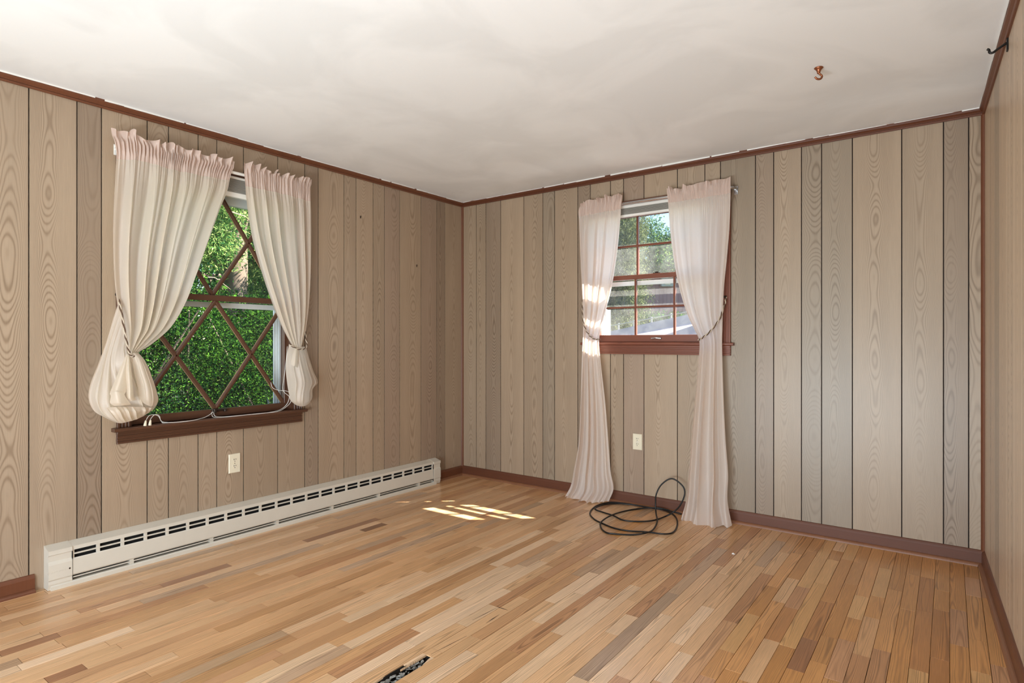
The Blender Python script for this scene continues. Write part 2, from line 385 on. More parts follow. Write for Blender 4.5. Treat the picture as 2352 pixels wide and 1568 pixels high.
while GCc[-1] < LC: GCc.append(GCc[-1] + rnd.choice((.11, .16, .2, .24, .1)))
GCc[-1] = LC
planks(wall_right, WC, GCc, None, .003, 'lnlgllnlnl', tint=1.12)

# ceiling (slightly sagging drywall towards the far wall) + slab
m = MB(); nx, ny = 48, 64; xs = np.linspace(XA - .02, .6, nx); ys = np.linspace(LIVE_Y0, YB + .02, ny)
vs = []
for y in ys:
    for x in xs:
        z = HC + .004 * math.sin(2.1 * x + 1.3 * y) * math.sin(1.7 * y + .4)
        e = YB - y
        z += -.007 * math.exp(-((e - .33) / .12) ** 2) * (.6 + .4 * math.sin(x * 2.6 + 1)) + .004 * math.exp(-((e - .62) / .1) ** 2) * (.5 + .5 * math.sin(x * 3 + 2))
        vs.append((x, y, max(z, HC - .02)))
m.add(vs, [(j * nx + i, j * nx + i + 1, (j + 1) * nx + i + 1, (j + 1) * nx + i) for j in range(ny - 1) for i in range(nx - 1)])
m.box(XA - .3, .9, LIVE_Y0 - .3, YB + .40, HC + .03, HC + .2)
struct(m.build('ceiling', M_ceil, smooth=False), 'off-white plastered ceiling with faint trowel patches', 'ceiling')
bpy.data.objects['ceiling'].data.polygons.foreach_set('use_smooth', [True] * ((nx - 1) * (ny - 1)) + [False] * 6)

# ------------------------------------------------------------------ floor boards
floor = struct(one('floor', M_sub, None, lambda m: m.box(XA - .02, .6, LIVE_Y0, YB + .02, -.12, -.045)), 'worn honey oak strip floor with mixed light and dark boards', 'floor')
PW, X0 = .0603, .061
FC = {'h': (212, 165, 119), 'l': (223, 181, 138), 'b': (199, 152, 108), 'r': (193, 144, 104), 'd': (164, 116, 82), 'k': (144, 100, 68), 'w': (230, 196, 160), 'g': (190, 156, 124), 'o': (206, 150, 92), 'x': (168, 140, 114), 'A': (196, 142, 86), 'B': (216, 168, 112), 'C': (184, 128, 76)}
spec = [  # (end pixel, end pixel, colour): distinctive boards measured on the floor plane
    ((368, 1343), (533, 1299), 'd'), ((2, 1505), (138, 1460), 'd'), ((110, 1566), (200, 1534), 'd'), ((520, 1380), (690, 1326), 'b'),
    ((704, 1244), (877, 1193), 'd'), ((837, 1220), (890, 1204), 'k'), ((917, 1184), (960, 1172), 'd'), ((50, 1520), (150, 1484), 'h'),
    ((1065, 1378), (1205, 1300), 'w'), ((1088, 1350), (1260, 1256), 'r'), ((1144, 1394), (1260, 1330), 'r'), ((1440, 1410), (1515, 1345), 'r'),
    ((1320, 1552), (1530, 1358), 'x'), ((1190, 1500), (1480, 1258), 'r'), ((1170, 1355), (1265, 1300), 'l'), ((600, 1500), (960, 1380), 'b'),
    ((780, 1560), (960, 1450), 'r'), ((660, 1455), (790, 1410), 'b'), ((1020, 1500), (1200, 1370), 'l'), ((780, 1420), (885, 1380), 'w'),
    ((1370, 1568), (1560, 1420), 'w'), ((1700, 1560), (1790, 1475), 'l'), ((1830, 1540), (1870, 1470), 'd'), ((1910, 1560), (1945, 1470), 'r'),
    ((2110, 1540), (2100, 1398), 'C'), ((2175, 1518), (2145, 1398), 'C'), ((2116, 1455), (2104, 1405), 'w'), ((1845, 1465), (1885, 1390), 'l'),
    ((2060, 1568), (2085, 1400), 'o'), ((1960, 1500), (1990, 1415), 'h'), ((1560, 1480), (1650, 1400), 'w'), ((1500, 1560), (1560, 1495), 'w'),
    ((1780, 1380), (1830, 1330), 'l'), ((1650, 1420), (1770, 1320), 'r'), ((1925, 1265), (1960, 1240), 'l'), ((1400, 1230), (1480, 1195), 'o'),
    ((925, 1560), (1110, 1470), 'l'), ((300, 1440), (500, 1385), 'l'), ((330, 1540), (640, 1440), 'h'), ((900, 1290), (1110, 1215), 'h')]
rows = {}
for a, b_, c in spec:
    p, q = onF(*a), onF(*b_); xm = (p.x + q.x) / 2
    i = math.floor((xm - X0) / PW); ya, yb = sorted((p.y, q.y))
    if all(yb < u[0] or ya > u[1] for u in rows.get(i, [])): rows.setdefault(i, []).append((ya, yb, c))
HOLE_ROW = math.floor((-1.607 - X0) / PW); HY0, HY1 = 1.33, 1.63
allb = []
i0 = math.floor((XA - X0) / PW); i1 = math.ceil((.42 - X0) / PW)
for i in range(i0, i1):
    fixed = sorted(rows.get(i, []))
    if i == HOLE_ROW: fixed = [f for f in fixed if f[1] < HY0 - .02 or f[0] > HY1 + .02]; fixed.append((HY0, HY1, '#')); fixed.sort()
    xa = X0 + i * PW; xm = xa + PW / 2
    right = xm > -.75
    def fill(ya, yb):
        y = ya
        while y < yb - 1e-4:
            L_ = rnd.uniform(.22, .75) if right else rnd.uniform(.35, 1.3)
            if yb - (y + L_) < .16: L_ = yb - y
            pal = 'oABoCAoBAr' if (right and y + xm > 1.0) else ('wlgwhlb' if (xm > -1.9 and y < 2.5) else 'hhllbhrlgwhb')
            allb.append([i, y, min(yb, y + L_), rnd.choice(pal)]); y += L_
    y = LIVE_Y0
    for (ya, yb, c) in fixed:
        if ya > y + .02: fill(y, ya)
        else: ya = max(ya, y)
        if c != '#': allb.append([i, ya, yb, c])
        y = yb
    if y < YB - .01: fill(y, YB - .008)
def vis(bd):
    xm = X0 + (bd[0] + .5) * PW; a = 0
    for k in range(5):
        p = proj((xm, bd[1] + (bd[2] - bd[1]) * (k + .5) / 5, 0))
        if p and -30 < p[0] < 2380 and p[1] < 1590: a += (FPX / p[2]) ** 2 * CAMH / p[2] * (bd[2] - bd[1]) / 5 * PW
    return a
allb.sort(key=vis, reverse=True)
def board_vs(i, ya, yb, g=.0007, ch=.0012, dz=0):
    xa, xb = X0 + i * PW + g, X0 + (i + 1) * PW - g
    ya, yb = ya + .0007, yb - .0007
    lo = [(xa, ya, -.045), (xb, ya, -.045), (xb, yb, -.045), (xa, yb, -.045)]
    md = [(x, y, -ch + dz) for x, y, z in lo]
    hi = [(xa + ch, ya + ch * .6, dz), (xb - ch, ya + ch * .6, dz), (xb - ch, yb - ch * .6, dz), (xa + ch, yb - ch * .6, dz)]
    fs = []
    for o_ in (0, 4):
        for k in range(4): fs.append((o_ + k, o_ + (k + 1) % 4, o_ + 4 + (k + 1) % 4, o_ + 4 + k))
    fs.append((8, 9, 10, 11))
    return lo + md + hi, fs
rest = MB()
for n, (i, ya, yb, c) in enumerate(allb):
    xa, xb = X0 + i * PW, X0 + (i + 1) * PW
    if xb < XA: continue
    dz = rnd.uniform(-.0003, .0003); ch = .0005
    vs, fs = board_vs(i, ya, yb, dz=dz, g=rnd.choice((.0005, .0007, .0010)), ch=ch)
    if n < 299:
        xm, ym = (xa + xb) / 2, (ya + yb) / 2
        me = bpy.data.meshes.new('floor_board'); me.from_pydata([(x - xm, y - ym, z) for x, y, z in vs], [], fs); me.update(); me.materials.append(M_floor)
        o = bpy.data.objects.new('floor_board', me); COL.objects.link(o); o.parent = floor; o.location = (xm, ym, 0)
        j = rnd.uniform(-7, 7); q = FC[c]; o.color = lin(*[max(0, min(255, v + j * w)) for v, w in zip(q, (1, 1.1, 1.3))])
    else: rest.add(vs, fs)
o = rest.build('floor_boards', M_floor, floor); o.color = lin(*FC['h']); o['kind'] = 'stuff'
# broken board: splintered slivers either side of the hole
xa = X0 + HOLE_ROW * PW
def sliver(pts, z=0, mt=None):
    m = MB(); m.prism([(x, y, z - .007) for x, y in pts], [(x, y, z) for x, y in pts]); o = m.build('board_splinter', mt or M_floor, floor); o.color = lin(*FC['w']); return o
one('hole_lining', M_sub, floor, lambda m: (m.box(xa - .0003, xa + .0012, HY0 - .03, HY1, -.045, -.0035), m.box(xa + .059, xa + .0606, HY0, HY1, -.045, -.0035), m.box(xa, xa + .06, HY1 - .0005, HY1 + .0006, -.045, -.0035)))
sliver([(xa + .0005, HY0), (xa + .004, HY0), (xa + .006, 1.38), (xa + .003, 1.41), (xa + .0005, 1.44)])
sliver([(xa + .0165, 1.50), (xa + .0180, 1.50), (xa + .0195, 1.58), (xa + .020, HY1), (xa + .014, HY1), (xa + .0155, 1.57)])
sliver([(xa + .0005, 1.53), (xa + .011, 1.555), (xa + .015, HY1), (xa + .0005, HY1)])
sliver([(xa + .050, 1.605), (xa + .0598, 1.57), (xa + .0598, HY1), (xa + .045, HY1)])
mr = MB()
for k in range(130):
    cx, cy = xa + rnd.uniform(.008, .054), rnd.uniform(1.31, 1.6); q = rnd.uniform(.003, .011)
    a = rnd.uniform(0, 3); dx, dy = math.cos(a) * q, math.sin(a) * q * 1.6; z = -.045 + rnd.uniform(.004, .034); t = rnd.uniform(.002, .006)
    mr.hexa([(cx - dx, cy - dy, z), (cx + dy * .6, cy - dx * .6, z + .003), (cx + dx, cy + dy, z), (cx - dy * .5, cy + dx * .5, z), (cx - dx * .8, cy - dy, z + t), (cx + dy * .5, cy - dx * .6, z + t + .003), (cx + dx, cy + dy * .8, z + t), (cx - dy * .5, cy + dx * .4, z + t)])
tag(mr.build('rubble', M_chip), 'loose grey chips of debris inside the splintered hole in the floor', 'debris', kind='stuff')

for (p0, p1, w_) in (((990, 1502), (1072, 1460), .0022), ((1116, 1431), (1147, 1411), .004), ((1085, 1424), (1140, 1396), .0022), ((1142, 1393), (1166, 1401), .004)):
    A_, B_ = onF(*p0), onF(*p1); n_ = (B_ - A_).cross(Vector((0, 0, 1))).normalized() * w_ / 2
    M_ = (A_ + B_) / 2
    one('crack', M_sub, floor, lambda m: m.prism([A_ - Vector((0, 0, .003)), M_ - n_ - Vector((0, 0, .003)), B_ - Vector((0, 0, .003)), M_ + n_ - Vector((0, 0, .003))], [A_ + Vector((0, 0, .0006)), M_ - n_ + Vector((0, 0, .0006)), B_ + Vector((0, 0, .0006)), M_ + n_ + Vector((0, 0, .0006))]))
# ------------------------------------------------------------------ trims
def run(name, W, s0, s1, prof, mat, label, cat, parent=None, kind=True, m0=0, m1=0):
    # prof: closed polygon (d, z); m0/m1 mitre: ds per d at each end
    m = MB(); m.prism([W(s0 + m0 * d, z, d) for d, z in prof], [W(s1 - m1 * d, z, d) for d, z in prof])
    o = m.build(name, mat, parent)
    if kind: struct(o, label, cat)
    return o
crown = [(0, HC + .004), (0, 2.400), (.008, 2.400), (.011, 2.405), (.011, 2.409), (.007, 2.412), (.010, 2.416), (.020, 2.424), (.023, 2.430), (.023, HC + .004)]
def jag(name, W, s0, s1, parent):   # chipped white paint along the upper edge of the crown
    m = MB(); s = s0; k = 0
    while s < s1:
        L_ = rnd.uniform(.05, .35); h_ = rnd.uniform(.0015, .006)
        m.prism([W(s, HC + .003, .021), W(s, 2.437 - h_, .0237), W(s, HC + .003, .0255)], [W(s + L_, HC + .003, .021), W(s + L_, 2.437 - h_ * .5, .0237), W(s + L_, HC + .003, .0255)])
        s += L_ + (rnd.uniform(0, .05) if rnd.random() < .4 else 0)
    return m.build('paint_edge', M_white, parent)
t1 = run('trim_1', WA, LIVE_Y0, YB, crown, M_trim, 'dark stained crown moulding along the top of the left wall', 'trim', m1=1); jag('p', WA, LIVE_Y0, YB - .03, t1)
t2 = run('trim_2', WB, XA, .15, crown, M_trimB, 'dark stained crown moulding along the top of the far wall', 'trim', m0=1, m1=1); jag('p', WB, XA + .03, .12, t2)
t3 = run('trim_3', WC, 0, LC, crown, M_trim, 'reddish crown moulding along the top of the right wall', 'trim', m0=1); jag('p', WC, .03, LC, t3)
def corner(name, cx, cy, sx, label):
    m = MB(); r = .016
    ring = [(cx, cy), (cx + sx * r, cy), (cx + sx * r * .8, cy - r * .45), (cx + sx * r * .45, cy - r * .8), (cx, cy - r)]
    m.prism([(x, y, .0) for x, y in ring], [(x, y, 2.41) for x, y in ring]); struct(m.build(name, M_trim), label, 'trim')
corner('trim_4', XA, YB, 1, 'narrow dark corner bead where the left and far walls meet')
corner('trim_5', .15, YB, -1, 'narrow dark corner bead where the far and right walls meet')
base = [(0, 0), (.013, 0), (.013, .066), (.010, .074), (.006, .082), (0, .084)]
shoe = [(.013, 0), (.030, 0), (.029, .007), (.025, .013), (.018, .017), (.013, .018)]
def bb(name, W, s0, s1, mat, label, **k):
    o = run(name, W, s0, s1, base, mat, label, 'baseboard', **k)
    c = run('shoe_molding', W, s0, s1, shoe, mat, '', '', parent=o, kind=False, **k)
M_shoe = wood('worn_shoe_wood', 0, 1, 5000, 6, dark=.75, light=1.05, colour=lin(134, 88, 60), rough=.45, fine=.12)
bb('baseboard_left', WA, LIVE_Y0, .93, M_trim, 'dark stained baseboard on the left wall, split by the heater')
o = run('baseboard_left', WA, 3.70, YB, base, M_trim, 'short dark baseboard between the heater and the corner', 'baseboard', m1=1); run('shoe_molding', WA, 3.70, YB, shoe, M_shoe, '', '', parent=o, kind=False, m1=1)
o = run('baseboard_back', WB, XA, .15, base, M_trimB, 'dark stained baseboard along the far wall', 'baseboard', m0=1, m1=1); run('shoe_molding', WB, XA, .15, shoe, M_shoe, '', '', parent=o, kind=False, m0=1, m1=1)
o = run('baseboard_right', WC, 0, LC, base, M_trim, 'scuffed dark baseboard along the right wall', 'baseboard', m0=1); run('shoe_molding', WC, 0, LC, shoe, M_shoe, '', '', parent=o, kind=False, m0=1)

# ------------------------------------------------------------------ windows
def casing_prof(m, W, s0, s1, z0, z1, vertical):
    # fluted casing board: base board and two raised beads
    m.wbox(W, s0, s1, z0, z1, 0, .011, .002)
    if vertical:
        w = s1 - s0
        for f0, f1, h in ((.0, .22, .018), (.36, .5, .015), (.62, .76, .015), (.84, 1., .017)): m.wbox(W, s0 + w * f0, s0 + w * f1, z0, z1, .009, h, .002)
    else:
        w = z1 - z0
        for f0, f1, h in ((.0, .16, .017), (.24, .38, .015), (.5, .64, .015), (.78, 1., .018)): m.wbox(W, s0, s1, z0 + w * f0, z0 + w * f1, .009, h, .002)
def window_common(w, W, op, mat, stool, cw=.058, pj=.047):
    s0, s1, z0, z1 = op
    for a, b_ in ((s0 - cw, s0 + .004), (s1 - .004, s1 + cw)): one('casing', mat, w, lambda m: casing_prof(m, W, a, b_, z0, z1 + .026, True))
    one('casing', mat, w, lambda m: casing_prof(m, W, s0 - cw, s1 + cw, z1 - .012, z1 + .028, False))
    one('apron', mat, w, lambda m: casing_prof(m, W, s0 - cw, s1 + cw, stool - .085, stool - .019, False))
    def st(m):
        prof = [(-.05, stool - .019), (pj - .007, stool - .019), (pj - .001, stool - .014), (pj, stool - .006), (pj - .004, stool), (-.05, stool)]
        m.prism([W(s0 - cw - .022, z, d) for d, z in prof], [W(s1 + cw + .022, z, d) for d, z in prof])
    one('stool', mat, w, st)
    def jb(m):
        m.wbox(W, s0, s0 + .018, z0, z1, -TH - .01, .0); m.wbox(W, s1 - .018, s1, z0, z1, -TH - .01, .0)
        m.wbox(W, s0, s1, z1 - .018, z1, -TH - .01, .0); m.wbox(W, s0, s1, z0 - .01, z0 + .006, -TH - .03, -.02)
    one('jamb', mat, w, jb)
# window 1: diamond lattice double-hung in the left wall
w1 = struct(empty('window_1', WA(1.83, .735)), 'double-hung window with diagonal diamond lattice in the left wall', 'window')
window_common(w1, WA, WIN_A, M_sash, .741)
C1, HW = 1.83, .2285
def bar(m, W, p, q, wd_, d0, d1):
    p, q = Vector(p), Vector(q); t = (q - p).normalized(); n = Vector((-t.y, t.x)) * wd_ / 2
    b2 = .35
    r0 = [W((p + n * k).x, (p + n * k).y, d) for k, d in ((1, d0), (-1, d0), (-1, d1 - .003), (-b2, d1), (b2, d1), (1, d1 - .003))]
    r1 = [W((q + n * k).x, (q + n * k).y, d) for k, d in ((1, d0), (-1, d0), (-1, d1 - .003), (-b2, d1), (b2, d1), (1, d1 - .003))]
    m.prism(r0, r1)
def lattice_sash(name, zb, zt, d, rail_t, rail_b):
    s = empty(name, (0, 0, 0)); s.parent = w1; s.location = -w1.location
    a, b_ = C1 - 2 * HW, C1 + 2 * HW
    m = MB(); m.wbox(WA, a - .042, a, zb - rail_b, zt + rail_t, d - .03, d, .002); m.wbox(WA, b_, b_ + .042, zb - rail_b, zt + rail_t, d - .03, d, .002)
    m.wbox(WA, a - .042, b_ + .042, zt, zt + rail_t, d - .03, d + .002, .002); m.wbox(WA, a - .042, b_ + .042, zb - rail_b, zb, d - .03, d + .002, .002)
    m.build('sash_frame', M_sash, s)
    H2 = (zt - zb) / 2; zc = (zt + zb) / 2
    P = lambda u, v: (C1 + u * HW, zc + v * H2)
    for p, q in (((0, -1), (2, 1)), ((0, -1), (-2, 1)), ((0, 1), (2, -1)), ((0, 1), (-2, -1))):
        one('lattice_bar', M_sash, s, lambda m: bar(m, WA, P(*p), P(*q), .021, d - .014, d - .001))
        one('lattice_bar_edge', M_edge, s, lambda m: bar(m, WA, P(*p), P(*q), .027, d - .017, d - .012))
    for poly in ([(0, -1), (1, 0), (0, 1), (-1, 0)], [(0, -1), (2, -1), (1, 0)], [(0, -1), (-1, 0), (-2, -1)], [(0, 1), (1, 0), (2, 1)], [(0, 1), (-2, 1), (-1, 0)], [(2, -1), (2, 1), (1, 0)], [(-2, -1), (-1, 0), (-2, 1)]):
        m = MB(); m.add([WA(*P(*p), d - .018) for p in poly], [tuple(range(len(poly)))]); m.build('pane', M_glassA, s)
    return s
M_edge = simple('pale_putty_edge', lin(150, 124, 92), .6)
lattice_sash('lower_sash', .786, 1.441, -.045, .034, .045)
lattice_sash('upper_sash', 1.478, 2.168, -.080, .03, .034)
o = one('sash_lock', M_bronze, w1, lambda m: (m.wbox(WA, 1.80, 1.89, .775, .787, -.045, -.030, .002), m.wbox(WA, 1.806, 1.822, .765, .79, -.045, -.02, .002), m.wbox(WA, 1.868, 1.884, .77, .783, -.04, -.018, .002)))
def storm(w, W, op, zmid, d):
    s0, s1, z0, z1 = op
    def f(m):
        for k in range(3):
            a = .012 * k
            m.wbox(W, s0 + .018, s0 + .03 + a, z0, z1, d - .012 * k - .01, d - .012 * k); m.wbox(W, s1 - .03 - a, s1 - .018, z0, z1, d - .012 * k - .01, d - .012 * k)
        m.wbox(W, s0 + .018, s1 - .018, z0 - .02, z0 + .03, d - .02, d - .004); m.wbox(W, s0 + .018, s1 - .018, zmid - .014, zmid + .018, d - .02, d)
        m.wbox(W, s0 + .018, s1 - .018, z1 - (.15 if W is WA else .06), z1, d - .03, d)
    one('storm_frame', M_storm, w, f)
storm(w1, WA, WIN_A, 1.418, -.118)

# window 2: square-paned double-hung in the far wall
w2 = struct(empty('window_2', WB(-1.72, 1.185)), 'small double-hung window with square panes in the far wall', 'window')
window_common(w2, WB, WIN_B, M_sashB, 1.187, pj=.032)
C2, PWd = -1.72, .297
def grid_sash(name, zb, zt, d, rail_t, rail_b):
    s = empty(name, (0, 0, 0)); s.parent = w2; s.location = -w2.location
    a, b_ = C2 - 1.5 * PWd, C2 + 1.5 * PWd
    m = MB(); m.wbox(WB, a - .035, a, zb - rail_b, zt + rail_t, d - .03, d, .002); m.wbox(WB, b_, b_ + .035, zb - rail_b, zt + rail_t, d - .03, d, .002)
    m.wbox(WB, a - .035, b_ + .035, zt, zt + rail_t, d - .03, d + .002, .002); m.wbox(WB, a - .035, b_ + .035, zb - rail_b, zb, d - .03, d + .002, .002)
    m.build('sash_frame', M_sashB, s)
    zc = (zb + zt) / 2
    for x in (C2 - PWd / 2, C2 + PWd / 2): one('muntin', M_sashB, s, lambda m: bar(m, WB, (x, zb), (x, zt), .014, d - .024, d - .002))
    one('muntin', M_sashB, s, lambda m: bar(m, WB, (a, zc), (b_, zc), .013, d - .024, d - .001))
    for i in range(3):
        for z0, z1 in ((zb, zc), (zc, zt)):
            m = MB(); m.add([WB(a + PWd * i, z0, d - .02), WB(a + PWd * (i + 1), z0, d - .02), WB(a + PWd * (i + 1), z1, d - .02), WB(a + PWd * i, z1, d - .02)], [(0, 1, 2, 3)]); m.build('pane', M_glassB, s)
grid_sash('lower_sash', 1.243, 1.655, -.033, .032, .052)
grid_sash('upper_sash', 1.690, 2.125, -.068, .03, .034)
def hnd(m):
    m.wbox(WB, -1.745, -1.655, 1.205, 1.235, -.045, -.040, .002)
    m.tube([WB(-1.735, 1.213, -.042), WB(-1.735, 1.218, -.022), WB(-1.70, 1.221, -.018), WB(-1.665, 1.218, -.022), WB(-1.665, 1.213, -.042)], .005, 8)
one('sash_lift', M_steel, w2, hnd)
one('sash_lock', M_bronze, w2, lambda m: (m.wbox(WB, -1.735, -1.68, 1.688, 1.694, -.075, -.045), m.wbox(WB, -1.72, -1.695, 1.694, 1.702, -.07, -.05)))
storm(w2, WB, WIN_B, 1.632, -.118)

# ------------------------------------------------------------------ mini blinds (raised) and curtain rods
def blind(name, W, s0, s1, zt, label, hh, n, zb, rh):
    o = tag(empty(name, W((s0 + s1) / 2, zt, -.01)), label, 'blind')
    def head(m): m.wbox(W, s0, s1, zt - hh, zt, -.006, .024, .003); m.wbox(W, s0, s1, zt - hh + .004, zt - hh + .009, .02, .0255)
    one('headrail', M_white, o, head)
    top = zt - hh - .004; bot = zb + rh + .003
    for i in range(n):
        z = bot + (top - bot) * i / (n - 1); j = rnd.uniform(-.0012, .0012)
        one('slat', M_slat, o, lambda m: m.wbox(W, s0 + .004 + j, s1 - .004 + j, z, z + (top - bot) / n * .35, -.004 + j, .021 + j))
    one('bottom_rail', M_white, o, lambda m: m.wbox(W, s0 + .003, s1 - .003, zb, zb + rh, -.005, .020, .002))
    return o
M_slat = simple('blind_slat', lin(188, 184, 176), .45)
bl1 = blind('mini_blind', WA, 1.356, 2.304, 2.200, 'raised white mini blind stacked at the top of the diamond-lattice window', .014, 12, 2.074, .030)
bl2 = blind('mini_blind', WB, -2.194, -1.246, 2.198, 'raised white mini blind stacked at the top of the square-paned window', .022, 8, 2.112, .017)
def rod(W, s0, s1, z, d, r, mat, label):
    o = tag(empty('curtain_rod', W((s0 + s1) / 2, z, d)), label, 'curtain rod')
    P = [W(s0 - .012, z, .004), W(s0 - .012, z, d * .5), W(s0 - .009, z, d * .85), W(s0 + .012, z, d), W((s0 + s1) / 2, z, d), W(s1 - .012, z, d), W(s1 + .009, z, d * .85), W(s1 + .012, z, d * .5), W(s1 + .012, z, .004)]
    one('tube', mat, o, lambda m: m.tube(P, r, 10), True)
    for s in (s0 - .012, s1 + .012): one('bracket', mat, o, lambda m: (m.wbox(W, s - .012, s + .012, z - .035, z + .02, 0, .004, .001), m.wbox(W, s - .008, s + .008, z - .012, z + .012, .004, .03, .001)))
    return o
ra = rod(WA, 1.29, 2.395, 2.209, .066, .009, M_white, 'white curtain rod across the top of the diamond-lattice window')
rb = rod(WB, -2.262, -1.146, 2.200, .064, .011, M_steel, 'silver curtain rod across the top of the square-paned window')

# ------------------------------------------------------------------ curtains
def cloth(name, On, W, rows_, mat, parent, n=7, n2=40, nu=220, nv=150, seed=1, sway=.02):
    """rows_: list of (t, [(px,py,d)...], amp, amp2, jitter); a surface through measured points at real depths."""
    r = random.Random(seed); ph = [r.uniform(0, 6.28) for _ in range(8)]
    nrm = (W(0, 0, 1) - W(0, 0, 0)); sd = (W(1, 0, 0) - W(0, 0, 0))
    R = []
    for pts, amp, amp2, jit in rows_:
        P = [On(p[0], p[1], p[2]) for p in pts]; Q = [cr(P, i / 80) for i in range(81)]
        ac = [0]
        for a_, b__ in zip(Q, Q[1:]): ac.append(ac[-1] + (b__ - a_).length)
        out = []; k_ = 0
        for i in range(13):
            tg = ac[-1] * i / 12
            while k_ < 79 and ac[k_ + 1] < tg: k_ += 1
            out.append(Q[k_].lerp(Q[k_ + 1], (tg - ac[k_]) / max(1e-9, ac[k_ + 1] - ac[k_])))
        R.append((out, amp, amp2, jit))
    # arc-length-ish parameter by row midpoints
    mids = [sum(p, Vector((0, 0, 0))) / len(p) for p, *_ in R]
    acc = [0]
    for a, b_ in zip(mids, mids[1:]): acc.append(acc[-1] + max(.004, (b_ - a).length))
    T = [a / acc[-1] for a in acc]
    def interp(vals, t):
        i = 0
        while i < len(T) - 2 and t > T[i + 1]: i += 1
        u = (t - T[i]) / (T[i + 1] - T[i]); p1, p2 = vals[i], vals[i + 1]
        h = T[i + 1] - T[i]
        m1 = (vals[i + 1] - vals[i - 1]) * (h / (T[i + 1] - T[i - 1])) if i > 0 else (p2 - p1)
        m2 = (vals[i + 2] - vals[i]) * (h / (T[i + 2] - T[i])) if i + 2 < len(T) else (p2 - p1)
        u2, u3 = u * u, u * u * u
        return p1 * (2 * u3 - 3 * u2 + 1) + m1 * (u3 - 2 * u2 + u) + p2 * (3 * u2 - 2 * u3) + m2 * (u3 - u2)
    def lin_(vals, t):
        i = 0
        while i < len(T) - 2 and t > T[i + 1]: i += 1
        u = (t - T[i]) / (T[i + 1] - T[i]); return vals[i] * (1 - u) + vals[i + 1] * u
    amps = [x[1] for x in R]; amps2 = [x[2] for x in R]; jits = [x[3] for x in R]
    # extra t samples packed at the header
    ts = sorted(set([i / (nv - 1) for i in range(nv)] + [T[min(5, len(T) - 1)] * i / 24 for i in range(25)]))
    grid = []
    cols_ = [[cr(x[0], j / (nu - 1)) for x in R] for j in range(nu)]
    for t in ts:
        row = []
        a1, a2, jt = lin_(amps, t), lin_(amps2, t), lin_(jits, t)
        for j in range(nu):
            u = j / (nu - 1); p = interp(cols_[j], t)
            uw = u + .028 * math.sin(6.283 * u * 1.7 + ph[0]) + .012 * math.sin(6.283 * u * 3.1 + ph[1])
            a = 6.283 * n * uw + ph[2] + .5 * math.sin(3.0 * t + ph[6])
            f = math.sin(a + .55 * math.sin(a + ph[5])) * .78 + .26 * math.sin(2.13 * a + ph[3] + 1.2 * t) + .07 * math.sin(3.7 * a + ph[4])
            g = math.sin(6.283 * n2 * uw + ph[5] + .8 * math.sin(6.283 * 7 * u)) + .5 * math.sin(6.283 * n2 * 1.63 * uw)
            fade = min(1, u * 25 + .25, (1 - u) * 25 + .25)
            p = p + nrm * (a1 * f + a2 * g) * fade + sd * (a1 * .35 * math.cos(a)) * fade
            if jt: p = p + nrm * (jt * 1.5 * math.sin(6.283 * n * 2.6 * uw + ph[1] + 1.5 * math.sin(9 * u))) * fade + Vector((0, 0, jt * (math.sin(6.283 * n * 1.3 * uw + ph[6]) * .6 + math.sin(6.283 * n * 2.9 * uw + ph[7]) * .4)))
            row.append(p)
        grid.append(row)
    m = MB(); m.v = [tuple(p) for row in grid for p in row]
    for i in range(len(grid) - 1):
        for j in range(nu - 1): m.f.append((i * nu + j, i * nu + j + 1, (i + 1) * nu + j + 1, (i + 1) * nu + j))
    me = bpy.data.meshes.new(name); me.from_pydata(m.v, [], m.f); me.polygons.foreach_set('use_smooth', [True] * len(me.polygons)); me.update()
    o = link_mesh(name, me, mat, parent)
    if name == 'drape':
        me.materials.append(M_header); tl = T[4] + (T[5] - T[4]) * .15 if W is WA else T[3] + (T[4] - T[3]) * .5
        mi = []
        for i in range(len(grid) - 1): mi += [1 if ts[i] < tl else 0] * (nu - 1)
        me.polygons.foreach_set('material_index', mi)
    return o
def rope(name, pts, r, parent, part_label, mats=None):
    P = spline(pts, 90); L_ = sum((a - b_).length for a, b_ in zip(P, P[1:])); tw = L_ / (r * 9) * 6.283 / 90
    o = empty(name); o.parent = parent; o.location = P[0] - parent.location; o['label'] = part_label
    for k, mt in enumerate(mats or (M_ropeb, M_ropec)):
        one('strand', mt, o, lambda m: m.tube(P, r * .62, 7, twist=tw, off=r * .5, ph=math.pi * k), True)
    return o

